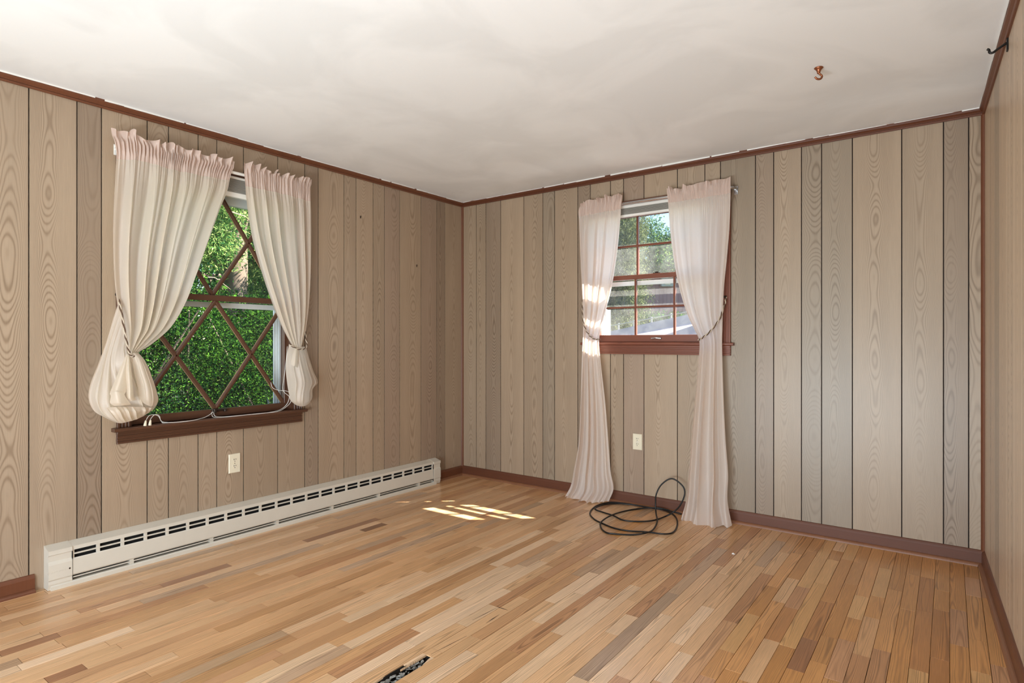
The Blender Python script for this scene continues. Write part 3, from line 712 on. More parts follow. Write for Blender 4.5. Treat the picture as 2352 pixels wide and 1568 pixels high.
# --- left curtain of window 1
cA = tag(empty('curtain', WA(1.6, 2.245, .075)), 'wide blush sheer curtain on the left of the lattice window, tied back into a bag', 'curtain')
D = .088
rowsA = [
    ([(256, 299, .05), (300, 300, D), (345, 322, D), (400, 332, D), (450, 347, D), (500, 358, D), (539, 367, D)], .016, .001, .013),
    ([(258, 312, .055), (310, 318, D), (400, 346, D), (460, 360, D), (537, 377, D)], .010, .003, .004),
    ([(263, 325, .075), (310, 330, D), (400, 356, D), (536, 386, D)], .001, .008, 0),
    ([(266, 342, .075), (310, 343, D), (400, 367, D), (531, 396, D)], .001, .008, 0),
    ([(268, 356, .075), (330, 360, D), (400, 381, D), (528, 408, D)], .007, .003, 0),
    ([(266, 400, .06), (400, 425, D), (521, 440, D)], .013, .001, 0),
    ([(262, 480, .06), (380, 485, D), (504, 482, D)], .018, 0, 0),
    ([(261, 560, .06), (370, 562, D), (477, 557, D)], .022, 0, 0),
    ([(264, 640, .065), (360, 642, D), (450, 632, D)], .024, 0, 0),
    ([(271, 700, .07), (340, 702, .09), (425, 695, D)], .024, 0, 0),
    ([(281, 750, .07), (335, 755, .095), (390, 752, D)], .020, 0, 0),
    ([(289, 785, .075), (312, 788, .1), (345, 792, .09)], .012, 0, 0),
    ([(294, 804, .08), (304, 806, .1), (322, 806, .09)], .006, 0, 0),
    ([(297, 816, .08), (304, 817, .095), (314, 815, .09)], .004, 0, 0)]
cloth('drape', onA, WA, rowsA, M_cloth, cA, n=6, n2=44, seed=3)
# gathered bag below the tie: outer sheet
bagO = [
    ([(273, 694, .05), (283, 750, .065), (294, 800, .08), (300, 815, .09)], 0, 0, 0),
    ([(262, 725, .045), (278, 780, .07), (292, 812, .09), (303, 818, .095)], .002, 0, 0),
    ([(244, 785, .04), (262, 830, .075), (285, 836, .10), (312, 812, .10)], .004, 0, 0),
    ([(226, 835, .035), (250, 872, .075), (285, 880, .06), (325, 822, .10)], .009, 0, 0),
    ([(208, 882, .03), (238, 905, .08), (290, 920, .06), (340, 842, .095)], .010, 0, 0),
    ([(204, 915, .03), (238, 928, .085), (300, 938, .08), (352, 874, .09)], .011, 0, 0),
    ([(216, 943, .03), (248, 948, .085), (305, 950, .09), (361, 902, .085)], .010, 0, 0),
    ([(240, 958, .035), (262, 962, .085), (310, 958, .085), (363, 922, .08)], .004, 0, 0),
    ([(266, 970, .045), (282, 971, .07), (320, 960, .07), (352, 941, .06)], .002, 0, 0),
    ([(270, 968, .035), (284, 968, .04), (320, 957, .04), (348, 938, .04)], .0, 0, 0)]
cloth('gathered_bag', onA, WA, bagO, M_cloth, cA, n=5, n2=12, nu=90, nv=80, seed=5)
lobe = [
    ([(300, 812, .10), (307, 810, .11), (318, 810, .10)], 0, 0, 0),
    ([(304, 830, .10), (318, 824, .125), (333, 828, .10)], .002, 0, 0),
    ([(309, 860, .09), (328, 855, .14), (350, 868, .10)], .004, 0, 0),
    ([(316, 890, .09), (338, 890, .15), (361, 902, .095)], .005, 0, 0),
    ([(318, 908, .09), (342, 918, .14), (364, 918, .09)], .004, 0, 0),
    ([(322, 922, .08), (344, 932, .11), (360, 930, .08)], .002, 0, 0)]
cloth('gathered_lobe', onA, WA, lobe, M_cloth, cA, n=3, n2=12, nu=60, nv=50, seed=6)
low = [
    ([(244, 936, .10), (275, 934, .11), (320, 934, .11), (352, 936, .09)], .001, 0, 0),
    ([(252, 945, .12), (280, 945, .13), (318, 945, .125), (350, 938, .09)], .009, 0, 0),
    ([(262, 958, .12), (285, 960, .12), (318, 954, .11), (346, 942, .08)], .010, 0, 0),
    ([(272, 970, .09), (290, 969, .09), (318, 961, .085), (344, 944, .07)], .003, 0, 0)]
cloth('gathered_fold', onA, WA, low, M_cloth, cA, n=5, n2=12, nu=110, nv=30, seed=16)
for rws, sd_ in (
    ([([(290, 814, .10), (293, 813, .105), (296, 814, .10)], .0, 0, 0), ([(276, 845, .11), (284, 845, .135), (294, 846, .12)], .001, 0, 0), ([(262, 878, .11), (275, 876, .15), (291, 880, .13)], .002, 0, 0), ([(252, 903, .11), (268, 896, .16), (289, 900, .14)], .002, 0, 0), ([(254, 908, .12), (268, 900, .17), (286, 906, .15)], .002, 0, 0), ([(253, 926, .12), (275, 925, .165), (300, 928, .14)], .003, 0, 0), ([(262, 932, .12), (280, 931, .15), (300, 929, .13)], .001, 0, 0)], 8),
    ([([(293, 815, .11), (295, 814, .115), (297, 815, .11)], .0, 0, 0), ([(289, 850, .13), (296, 849, .15), (302, 852, .13)], .001, 0, 0), ([(290, 890, .13), (298, 888, .165), (306, 892, .14)], .001, 0, 0), ([(291, 912, .13), (299, 914, .165), (308, 910, .14)], .001, 0, 0), ([(298, 920, .13), (304, 920, .155), (314, 918, .13)], .001, 0, 0)], 9)):
    cloth('hem_tail', onA, WA, rws, M_cloth, cA, n=1, n2=12, nu=36, nv=40, seed=sd_)
# --- right curtain of window 1
cB = tag(empty('curtain', WA(2.25, 2.245, .075)), 'narrow blush sheer curtain on the right of the lattice window, knotted above the sill', 'curtain')
rowsR = [
    ([(561, 374, D), (590, 378, D), (620, 392, D), (660, 402, D), (690, 408, D), (716, 410, .086)], .022, .003, .014),
    ([(560, 386, D), (610, 396, D), (660, 408, D), (715, 422, .086)], .010, .004, .002),
    ([(561, 396, D), (610, 404, D), (660, 414, D), (713, 430, .086)], .003, .005, 0),
    ([(562, 408, D), (610, 414, D), (660, 427, D), (713, 442, .086)], .003, .005, 0),
    ([(563, 420, D), (640, 436, D), (713, 456, .086)], .007, .003, 0),
    ([(566, 460, D), (640, 472, D), (714, 492, .065)], .013, .001, 0),
    ([(578, 540, D), (645, 545, D), (714, 560, .065)], .018, 0, 0),
    ([(597, 612, D), (655, 620, D), (713, 630, .065)], .020, 0, 0),
    ([(621, 684, D), (665, 690, .095), (709, 700, .07)], .020, 0, 0),
    ([(643, 740, D), (675, 745, .1), (703, 752, .08)], .014, 0, 0),
    ([(662, 778, .09), (678, 780, .1), (696, 782, .085)], .008, 0, 0),
    ([(674, 798, .09), (682, 799, .1), (692, 798, .09)], .004, 0, 0)]
cloth('drape', onA, WA, rowsR, M_cloth, cB, n=5, n2=30, seed=11, nu=170)
bag2 = [
    ([(664, 790, .06), (678, 797, .09), (690, 796, .10), (703, 796, .07)], .0, 0, 0),
    ([(659, 815, .06), (676, 812, .10), (692, 812, .11), (710, 822, .07)], .003, 0, 0),
    ([(657, 850, .06), (676, 845, .10), (694, 842, .12), (720, 852, .06)], .006, 0, 0),
    ([(660, 880, .06), (677, 880, .11), (698, 878, .13), (730, 878, .05)], .008, 0, 0),
    ([(664, 905, .06), (680, 908, .12), (700, 905, .13), (719, 893, .06)], .007, 0, 0),
    ([(668, 920, .065), (684, 925, .12), (702, 924, .12), (717, 915, .07)], .005, 0, 0),
    ([(680, 930, .07), (690, 933, .09), (700, 932, .09), (708, 928, .07)], .001, 0, 0)]
cloth('gathered_bag', onA, WA, bag2, M_cloth, cB, n=4, n2=12, nu=80, nv=60, seed=12)
cloth('hem_tail', onA, WA, [([(676, 800, .11), (682, 799, .115), (686, 801, .11)], 0, 0, 0), ([(672, 815, .12), (679, 813, .135), (686, 816, .12)], .001, 0, 0), ([(668, 837, .12), (676, 841, .14), (684, 844, .125)], .001, 0, 0)], M_cloth, cB, n=1, n2=9, nu=24, nv=20, seed=13)
rope('tieback_cord', [onA(268, 676, .012), onA(273, 690, .06), onA(281, 730, .095), onA(289, 775, .11), onA(296, 806, .118), onA(303, 818, .118), onA(314, 814, .10)], .0055, cA, 'twisted brown and cream cord holding the wide left curtain')
rope('tieback_cord', [onA(699, 745, .01), onA(701, 760, .05), onA(703, 780, .08), onA(705, 795, .10), onA(694, 802, .118), onA(680, 800, .115), onA(664, 790, .09)], .005, cB, 'twisted cream cord knotted round the narrow curtain right of the lattice window')

# --- curtains of window 2 (full length to the floor)
cC = tag(empty('curtain', WB(-2.15, 2.232, .072)), 'full-length blush curtain on the left of the square-paned window', 'curtain')
D2 = .085
rowsC = [
    ([(1331, 472, .085), (1345, 462, D2), (1375, 455, D2), (1400, 449, D2), (1429, 445, D2)], .018, .002, .010),
    ([(1330, 478, .085), (1375, 468, D2), (1428, 460, D2)], .008, .003, .002),
    ([(1329, 484, .085), (1375, 476, D2), (1427, 467, D2)], .003, .004, 0),
    ([(1329, 492, .085), (1375, 483, D2), (1426, 474, D2)], .003, .004, 0),
    ([(1330, 502, .08), (1375, 493, D2), (1426, 486, D2)], .006, .002, 0),
    ([(1331, 540, .065), (1375, 540, D2), (1422, 540, D2)], .014, 0, 0),
    ([(1333, 600, .065), (1375, 600, D2), (1415, 600, D2)], .018, 0, 0),
    ([(1336, 660, .07), (1370, 662, .09), (1405, 660, D2)], .02, 0, 0),
    ([(1339, 715, .07), (1365, 718, .09), (1392, 712, D2)], .018, 0, 0),
    ([(1339, 755, .07), (1360, 762, .09), (1380, 756, D2)], .013, 0, 0),
    ([(1338, 785, .07), (1358, 788, .09), (1376, 785, D2)], .011, 0, 0),
    ([(1336, 830, .07), (1358, 835, .09), (1380, 832, D2)], .012, 0, 0),
    ([(1333, 930, .075), (1361, 935, .095), (1391, 930, .09)], .026, 0, 0),
    ([(1328, 1020, .08), (1363, 1022, .10), (1398, 1020, .095)], .030, 0, 0),
    ([(1317, 1082, .09), (1360, 1092, .115), (1403, 1085, .10)], .032, 0, 0),
    ([(1310, 1115, .10), (1358, 1130, .135), (1409, 1122, .10)], .030, 0, .003),
    ([(1297, 1139, .12), (1322, 1148, .155), (1358, 1155, .17), (1398, 1150, .12)], .024, 0, .006)]
cloth('drape', onB, WB, rowsC, M_clothB, cC, n=4, n2=26, seed=21, nu=150, nv=170)
cD = tag(empty('curtain', WB(-1.38, 2.232, .072)), 'full-length blush curtain on the right of the square-paned window', 'curtain')
rowsD = [
    ([(1531, 432, D2), (1560, 430, D2), (1600, 420, D2), (1640, 414, D2), (1678, 405, .085)], .018, .002, .011),
    ([(1532, 443, D2), (1600, 434, D2), (1678, 418, .085)], .008, .003, .002),
    ([(1533, 450, D2), (1600, 440, D2), (1678, 427, .085)], .002, .0035, 0),
    ([(1534, 459, D2), (1600, 449, D2), (1678, 436, .085)], .002, .0035, 0),
    ([(1535, 472, D2), (1600, 462, D2), (1678, 450, .085)], .006, .002, 0),
    ([(1539, 530, D2), (1605, 525, D2), (1676, 520, .065)], .016, 0, 0),
    ([(1548, 600, D2), (1608, 598, D2), (1670, 595, .065)], .02, 0, 0),
    ([(1560, 660, D2), (1612, 660, .09), (1664, 655, .07)], .022, 0, 0),
    ([(1578, 720, D2), (1618, 722, .09), (1661, 715, .07)], .02, 0, 0),
    ([(1594, 755, .09), (1625, 758, .09), (1660, 755, .07)], .016, 0, 0),
    ([(1606, 782, .09), (1630, 786, .09), (1659, 782, .07)], .012, 0, 0),
    ([(1604, 830, .085), (1630, 832, .09), (1660, 830, .07)], .014, 0, 0),
    ([(1596, 920, .085), (1628, 925, .10), (1663, 920, .08)], .026, 0, 0),
    ([(1588, 1010, .09), (1625, 1015, .12), (1667, 1010, .09)], .030, 0, 0),
    ([(1581, 1090, .10), (1622, 1100, .14), (1672, 1090, .10)], .034, 0, 0),
    ([(1576, 1145, .12), (1618, 1160, .17), (1670, 1150, .105)], .034, 0, .003),
    ([(1563, 1194, .155), (1590, 1206, .19), (1628, 1213, .205), (1681, 1207, .125)], .024, 0, .007)]
cloth('drape', onB, WB, rowsD, M_clothB, cD, n=3, n2=34, seed=24, nu=170, nv=170)
rope('tieback_cord', [onB(1338, 688, .01), onB(1338, 715, .05), onB(1341, 745, .085), onB(1352, 768, .11), onB(1366, 779, .115), onB(1379, 778, .10)], .005, cC, 'thin cord looped round the full-length curtain left of the square-paned window')
rope('tieback_cord', [onB(1668, 682, .022), onB(1664, 700, .05), onB(1652, 733, .10), onB(1632, 760, .115), onB(1614, 775, .12), onB(1604, 781, .11)], .006, cD, 'twisted cord sweeping round the full-length curtain right of the square-paned window')
def hook_small(P, W, label):
    o = tag(one('tieback_hook', M_bronze, None, lambda m: (m.lathe([(.001, 0), (.009, 0), (.009, .004), (.003, .006), (.003, .02), (.007, .022), (.007, .026), (.001, .028)], P, W(0, 0, 1) - W(0, 0, 0), 12)), True), label, 'hook')
hook_small(WA(onA(268, 676, 0).y, onA(268, 676, 0).z, 0), WA, 'small bronze tieback knob on the left wall beside the wide curtain')
hook_small(WB(onB(1668, 682, 0).x, onB(1668, 682, 0).z, .016), WB, 'small bronze tieback knob on the right casing of the square-paned window')

# ------------------------------------------------------------------ blind cords lying on the sill of window 1
cord = tag(empty('blind_cord', onA(500, 955, .03)), 'thin white blind cords trailing along the sill under the lattice window', 'cord')
def onS(px, py, d):
    p = onA(px, py, d)
    if p.z < .7435:
        v = ray(px, py); p = CAMP + v * ((.7435 - CAMH) / v.z)
        if p.x > XA + .043: p = WA(onA(px, py, .043).y, .7435, .043)
    return p
pA = [onS(344, 974, .03), onS(346, 962, .035), onS(356, 952, .035), onS(366, 955, .03), onS(372, 968, .025), onS(400, 971, .02), onS(440, 967, .012), onS(470, 958, .008), onS(486, 949, -.01), onS(489, 945, -.02)]
pB = [onS(334, 974, .03), onS(337, 962, .035), onS(345, 953, .035), onS(362, 954, .03), onS(371, 967, .02), onS(380, 971, .018), onS(440, 968, .01), onS(466, 960, .004), onS(482, 952, -.01), onS(487, 946, -.02)]
pC = [onS(486, 948, -.02), onS(492, 958, .0), onS(530, 958, .004), onS(590, 952, .004), onS(635, 946, .006), onS(655, 936, .012), onS(668, 922, .02), onS(664, 910, .02), onS(650, 896, .01), onS(652, 870, 0), onS(657, 830, .01), onS(660, 795, .02)]
pD = [onS(490, 946, -.02), onS(500, 957, .004), onS(560, 955, .006), onS(620, 948, .008), onS(648, 938, .012), onS(662, 922, .02), onS(663, 900, .022), onS(640, 896, .0), onS(626, 890, -.01), onS(622, 878, -.02)]
for p in (pA, pB, pC, pD): one('strand', M_cordw, cord, lambda m: m.tube(spline(p, 50), .0016, 6), True)
for q in ((344, 977), (333, 977)):
    P = onS(q[0], q[1] + 1, .03); one('cord_knob', M_ivory, cord, lambda m: m.lathe([(.002, .03), (.005, .026), (.008, .004), (.008, 0), (.002, -.001)], P + Vector((0, 0, -.002)), (0.1, .1, 1), 10), True)

# ------------------------------------------------------------------ baseboard heater
ht = tag(empty('baseboard_heater', WA(2.3, 0, .03)), 'long cream hydronic baseboard heater with slotted grille along the left wall', 'heater')
HS0, HS1 = .968, 3.68
ZT = .205
one('back_plate', M_dark, ht, lambda m: m.wbox(WA, HS0 + .02, HS1 - .02, .02, .185, .001, .006))
def topf(m):
    prof = [(0, ZT), (.005, ZT), (.062, .190), (.062, .172), (.057, .172), (.057, .186), (.005, .199), (0, .199)]
    m.prism([WA(HS0 + .005, z, d) for d, z in prof], [WA(HS1 - .005, z, d) for d, z in prof])
one('top_cover', M_heater, ht, topf)
G0, G1 = 1.067, 3.595; NP = 23; pit = (G1 - G0) / NP
def panel(m):
    prof = [(.054, .128), (.059, .132), (.063, .127), (.065, .055), (.060, .048), (.054, .048), (.059, .057), (.057, .124)]
    m.prism([WA(G0, z, d) for d, z in prof], [WA(G1, z, d) for d, z in prof])
one('front_panel', M_heater, ht, panel)
one('grille_rail', M_heater, ht, lambda m: m.wbox(WA, G0, G1, .148, .155, .052, .060, .001))
for i in range(NP + 1):
    s = G0 + pit * i; one('grille_bar', M_heater, ht, lambda m: m.wbox(WA, s - .008, s + .008, .127, .176, .050, .0585, .001))
one('fin_stack', M_dark, ht, lambda m: m.wbox(WA, G0, G1, .05, .17, .006, .04))
one('lower_rail', M_heater, ht, lambda m: m.prism([WA(G0, z, d) for d, z in ((.045, .034), (.062, .036), (.062, .041), (.045, .040))], [WA(G1, z, d) for d, z in ((.045, .034), (.062, .036), (.062, .041), (.045, .040))]))
for i in range(6):
    s = G0 + (G1 - G0) * (i + .6) / 6; one('rail_bracket', M_heater, ht, lambda m: m.wbox(WA, s, s + .02, .02, .05, .03, .058))
def base_(m):
    prof = [(0, 0), (.068, 0), (.068, .018), (.062, .024), (.0, .026)]
    m.prism([WA(HS0 + .01, z, d) for d, z in prof], [WA(HS1 - .05, z, d) for d, z in prof])
one('base_strip', M_heater, ht, base_)
def cap(m, a, b_):
    prof = [(0, .002), (.058, .002), (.066, .03), (.064, .045), (.068, .052), (.067, .122), (.064, .13), (.060, .138), (.061, .166), (.067, .170), (.067, .190), (.006, .2065), (0, .2065)]
    m.prism([WA(a, z, d) for d, z in prof], [WA(b_, z, d) for d, z in prof])
ec = one('end_cap', M_heater, ht, lambda m: cap(m, HS0, G0 - .003))
one('cap_seam', M_dark, ec, lambda m: m.wbox(WA, G0 - .004, G0 - .0005, .03, .17, .02, .064))
one('screw', M_bronze, ec, lambda m: m.lathe([(.004, 0), (.004, .002), (.001, .003)], WA(G0 - .014, .088, .0665), (1, 0, 0), 10))
ec2 = one('end_cap', M_heater, ht, lambda m: (cap(m, G1 + .003, HS1),))
one('cap_seam', M_dark, ec2, lambda m: m.wbox(WA, G1 + .0005, G1 + .003, .03, .17, .02, .064))
cu = bpy.data.curves.new('emboss', 'FONT'); cu.body = 'SLANT/FIN'; cu.size = .0125; cu.space_character = 1.25; cu.extrude = .0011; cu.align_x = 'CENTER'
tmp = bpy.data.objects.new('tmp', cu); COL.objects.link(tmp)
bpy.context.view_layer.update()
me = bpy.data.meshes.new_from_object(tmp.evaluated_get(bpy.context.evaluated_depsgraph_get())); bpy.data.objects.remove(tmp)
P0 = WA(1.0, .082, .0672)
for v in me.vertices: v.co = Vector((P0.x + v.co.z, P0.y + v.co.x, P0.z + v.co.y))
link_mesh('embossed_lettering', me, M_heater, ec)

# ------------------------------------------------------------------ outlets
def outlet(W, s, z, label, mat):
    o = tag(empty('wall_outlet', W(s, z, 0)), label, 'outlet')
    one('face_plate', mat, o, lambda m: m.wbox(W, s - .036, s + .036, z - .058, z + .058, 0, .007, .003))
    for dz in (.0195, -.0195):
        r_ = MB(); pts = []
        for k in range(24):
            a = 2 * math.pi * k / 24; pts.append((max(-.0165, min(.0165, .0172 * math.cos(a))), max(-.0135, min(.0135, .0172 * math.sin(a)))))
        r_.prism([W(s + a, z + dz + b_, .006) for a, b_ in pts], [W(s + a, z + dz + b_, .0085) for a, b_ in pts])
        rc = r_.build('receptacle', mat, o)
        def sl_(m):
            m.wbox(W, s - .0075, s - .0045, z + dz + .001, z + dz + .009, .0083, .0089); m.wbox(W, s + .0045, s + .0075, z + dz + .002, z + dz + .009, .0083, .0089)
            m.lathe([(.0026, 0), (.0026, .0006)], W(s, z + dz - .0065, .0083), W(0, 0, 1) - W(0, 0, 0), 8)
        one('slots', M_dark, rc, sl_)
    one('screw', M_steel, o, lambda m: m.lathe([(.003, 0), (.003, .001), (.001, .0015)], W(s, z, .0068), W(0, 0, 1) - W(0, 0, 0), 10))
outlet(WA, 1.918, .450, 'ivory duplex outlet on the left wall above the baseboard heater', M_ivory)
outlet(WB, -1.833, .463, 'ivory duplex outlet on the far wall between the full-length curtains', M_ivory)

# ------------------------------------------------------------------ ceiling hook, wall bracket
hk = tag(empty('ceiling_hook', (-.48, 3.0, HC)), 'aged copper swag hook screwed into the ceiling', 'hook')
O = Vector((-.479, 3.0, HC - .001))
one('flange', M_brass, hk, lambda m: m.lathe([(.019, 0), (.019, .003), (.014, .007), (.010, .012), (.007, .022), (.007, .026)], O, (0, 0, -1), 18), True)
Rv = Vector((CY, SY, 0))
hp = [O + Rv * a + Vector((0, 0, -b_)) for a, b_ in ((0, .02), (.004, .028), (.012, .033), (.015, .040), (.011, .048), (.002, .052), (-.008, .050), (-.014, .045), (-.016, .041))]
one('hook_arm', M_brass, hk, lambda m: m.tube(spline(hp, 24), [.0045] * 20 + [.004, .0045, .005, .003], 10), True)
br = tag(empty('wall_bracket', WC(.96, 2.37, 0)), 'black iron hook bracket on the right wall just below the ceiling', 'bracket')
one('mount_plate', M_iron, br, lambda m: m.wbox(WC, .948, .972, 2.352, 2.402, 0, .006, .002))
bp_ = [WC(.96, 2.384, .004), WC(.96, 2.376, .018), WC(.96, 2.366, .034), WC(.96, 2.357, .048), WC(.96, 2.360, .058), WC(.96, 2.371, .060), WC(.96, 2.376, .066)]
one('bracket_arm', M_iron, br, lambda m: m.tube(spline(bp_, 26), .0046, 10), True)

# ------------------------------------------------------------------ black cable coil
cb = tag(empty('cable_coil', (-1.75, 3.75, 0)), 'loose black coaxial cable coiled on the floor with one loop standing up', 'cable')
z5 = lambda x, y: (1280 + x / 5.227, 950 + y / 5.227)
def gf(x, y, z=.005): p = onF(*z5(x, y), z); return Vector((max(-2.1, p.x), min(p.y, 3.985), z))
def gb(x, y, d=.10): return onB(*z5(x, y), d)
path = [gf(905, 1080, .012), gf(740, 1068, .012), gf(600, 1068), gf(460, 1110), gf(392, 1190), gf(440, 1262), gf(530, 1310), gf(680, 1370), gf(860, 1405), gf(1080, 1418), gf(1290, 1442, .010), gf(1400, 1415), gf(1443, 1320), gf(1410, 1225),
        gf(1300, 1150, .012), gf(1150, 1100, .012), gf(950, 1085, .012), gf(750, 1080, .013), gf(560, 1092, .012), gf(452, 1140, .012), gf(560, 1185), gf(670, 1220, .010), gf(790, 1275), gf(960, 1292), gf(1150, 1280, .011), gf(1300, 1230, .014)]
up = [gb(1400, 1175, .17), gb(1480, 1090, .13), gb(1530, 960, .10), gb(1500, 860, .09), gb(1375, 778, .09), gb(1255, 845, .10), gb(1190, 960, .11), gb(1180, 1070, .14)]
path += up + [gf(1185, 1190, .02), gf(1200, 1290, .018), gf(1150, 1390, .012), gf(1060, 1430, .016), gf(900, 1452), gf(700, 1442), gf(590, 1425), gf(528, 1370), gf(530, 1295, .012), gf(670, 1210, .016), gf(900, 1150), gf(1200, 1125, .02), gf(1480, 1125, .012), gf(1620, 1120, .006)]
one('cable', M_blk, cb, lambda m: m.tube(spline(path, 420), .0052, 8), True)
Pc = gf(905, 1080, .012); dirv = (path[0] - path[1]).normalized()
one('connector', M_steel, cb, lambda m: m.lathe([(.0042, -.006), (.0055, -.004), (.0055, .010), (.0045, .011), (.0045, .020), (.002, .021)], Pc, dirv, 12), True)
# crumb of debris on the floor
tag(one('paint_chip', M_white, None, lambda m: m.hexa([(a, b_, c) for a, b_, c in [(-.878 + x, 2.85 + y, z) for x, y, z in ((-.009, -.004, .0), (.006, -.006, .0005), (.009, .003, 0), (-.004, .006, .0), (-.008, -.003, .005), (.004, -.004, .003), (.007, .002, .002), (-.003, .004, .006))]])), 'tiny pale paint chip on the oak floor right of the curtains', 'debris')
bpy.data.objects['paint_chip'].location = onF(1685, 1272) - Vector((-.878, 2.85, 0))
# old picture nails in the left plank wall
for q in ((828, 498), (957, 610)):
    P = onA(*q, 0)
    tag(one('picture_nail', M_bronze, None, lambda m: (m.wbox(WA, P.y - .004, P.y + .004, P.z - .010, P.z + .008, 0, .0025, .0008), m.lathe([(.0028, 0), (.0028, .006), (.001, .007)], WA(P.y, P.z + .004, .001), (1, 0, 0), 8)), True),
        'tiny picture nail on the left wall, ' + ('higher one nearer the window' if q[0] < 900 else 'lower one nearer the corner'), 'nail')

# ------------------------------------------------------------------ outside
struct(one('ground', M_lawn, None, lambda m: m.box(-40, 40, -25, 60, -.9, -.6)), 'grassy ground outside the house', 'ground')
struct(one('exterior_wall', M_extw, None, lambda m: (m.box(XA - TH - .02, XA - TH, LIVE_Y0, 1.2, -.6, HC + .2), m.box(XA - TH - .02, XA - TH, 2.46, YB + .3, -.6, HC + .2))), 'outer siding beside the lattice window', 'wall')
def leaves(name, blobs, n, size, mat, seed, label=None, parent=None, elong=1.0, droop=0, kind=None, shell=.55):
    g = np.random.default_rng(seed); B_ = np.array([[*b_] for b_ in blobs], float)
    w = (B_[:, 3] * B_[:, 4] * B_[:, 5]); w = w ** .67; k = g.choice(len(B_), n, p=w / w.sum())
    d = g.normal(size=(n, 3)); d /= np.linalg.norm(d, axis=1)[:, None]; r = shell + (1 - shell) * g.random(n) ** .6
    r = r * (1 + .10 * np.sin(9 * d[:, 0] + k) + .10 * np.sin(11 * d[:, 2] + 2 * k))
    P = B_[k, :3] + d * r[:, None] * B_[k, 3:6]
    a = g.normal(size=(n, 3)); a[:, 2] -= droop; a /= np.linalg.norm(a, axis=1)[:, None]
    b_ = np.cross(a, g.normal(size=(n, 3))); b_ /= np.linalg.norm(b_, axis=1)[:, None]
    s = size * g.uniform(.6, 1.4, n)[:, None]
    V = np.stack([P - a * s * elong, P + b_ * s * .45, P + a * s * elong, P - b_ * s * .45], 1).reshape(-1, 3)
    F = np.arange(4 * n).reshape(-1, 4)
    me = bpy.data.meshes.new(name); me.vertices.add(4 * n); me.vertices.foreach_set('co', V.ravel()); me.loops.add(4 * n); me.loops.foreach_set('vertex_index', F.ravel())
    me.polygons.add(n); me.polygons.foreach_set('loop_start', np.arange(0, 4 * n, 4)); me.polygons.foreach_set('loop_total', np.full(n, 4)); me.update(calc_edges=True); me.validate()
    o = link_mesh(name, me, mat, parent)
    o['kind'] = 'stuff'
    return o
# hedge outside window 1
hd = tag(empty('hedge_shrub', (-6, 3.1, -.6)), 'dense green evergreen shrub filling the lower lattice sash', 'shrub')
hb = []
for k in range(84):
    y = 1.5 + 4.4 * rnd.random(); z = rnd.uniform(-.5, 1.35); x = -6.2 + rnd.uniform(-.6, .5) - .25 * max(0, z)
    hb.append((x, y, z + .12, .42, .45, .42))
leaves('foliage', hb, 230000, .0105, M_hedge, 1, parent=hd, elong=1.2)
leaves('inner_foliage', [(-6.75 + rnd.uniform(-.2, .2), 1.2 + 6.2 * k / 40, rnd.uniform(-.3, 1.9), .5, .5, .6) for k in range(41)] + [(-6.8, 1.2 + 6.2 * k / 20, .9, .5, .5, .9) for k in range(21)], 60000, .028, M_hedge, 2, parent=hd, shell=.3)
one('stems', M_bark, hd, lambda m: [m.tube([(-6.3 + rnd.uniform(-.3, .3), y, -.6), (-6.3 + rnd.uniform(-.4, .4), y + rnd.uniform(-.2, .2), .5), (-6.3 + rnd.uniform(-.4, .4), y + rnd.uniform(-.4, .4), 1.5)], [.03, .02, .008], 6) for y in (2.0, 2.5, 3.0, 3.5, 4.0, 4.6, 5.2)])
lt = leaves('sparkle_leaves', [(-4.9, y, .25 + .1 * math.sin(y * 3), .28, .3, .30) for y in np.arange(1.6, 4.4, .25)], 5200, .02, M_sparkle, 4, elong=1.5, droop=-1.5)
tag(lt, 'small pale leaves coloured as light sparkles at the foot of the lattice window view', 'grass', kind='stuff')
def tree(name, base_, h, r, blobs, n, sz, lm, seed, label, el=1.0, droop=0, cat='tree', twigs=0, shell=.5):
    t = tag(empty(name, base_), label, cat)
    b0 = Vector(base_); one('trunk', M_bark, t, lambda m: m.tube(spline([b0, b0 + Vector((.1, .05, h * .35)), b0 + Vector((-.05, .1, h * .7)), b0 + Vector((0, 0, h))], 14), [r * (1 - .75 * i / 13) for i in range(14)], 10), True)
    g = random.Random(seed)
    def bs(m):
        for k in range(min(14, len(blobs))):
            bl = blobs[k]; p0 = b0 + Vector((0, 0, h * g.uniform(.3, .85))); p1 = Vector(bl[:3]); md = (p0 + p1) / 2 + Vector((0, 0, .2))
            m.tube([p0, md, p1], [r * .16, r * .10, r * .04], 6)
    one('branches', M_bark, t, bs)
    leaves('foliage', blobs, n, sz, lm, seed, parent=t, elong=el, droop=droop, shell=shell)
    if twigs:
        for k in range(twigs):
            bl = g.choice(blobs); p = Vector(bl[:3]) + Vector((g.uniform(.5, .9), g.uniform(-.8, .8), g.uniform(-.5, .5))); q = p + Vector((g.uniform(-.4, .4), g.uniform(-1.2, 1.2), g.uniform(-.6, .2)))
            one('dead_twig', M_twig, t, lambda m: m.tube([p, (p + q) / 2 + Vector((0, 0, .08)), q], [.010, .006, .002], 5))
    return t
g = random.Random(5)
pb = [(-9.1 + g.uniform(-.9, .6), g.uniform(2.2, 6.6), g.uniform(1.6, 5.2), .75, .8, .42) for _ in range(44)]
tree('pine_tree', (-9.3, 5.0, -.6), 7.5, .22, pb, 190000, .017, M_pine, 31, 'sunlit pine with drooping needles and bare twigs filling the upper lattice sash', el=2.8, droop=.5, twigs=60, shell=.2)
pb = [(-14 + g.uniform(-2, 1), g.uniform(1, 14), g.uniform(-.3, 7.5), 1.4, 1.5, 1.1) for _ in range(64)]
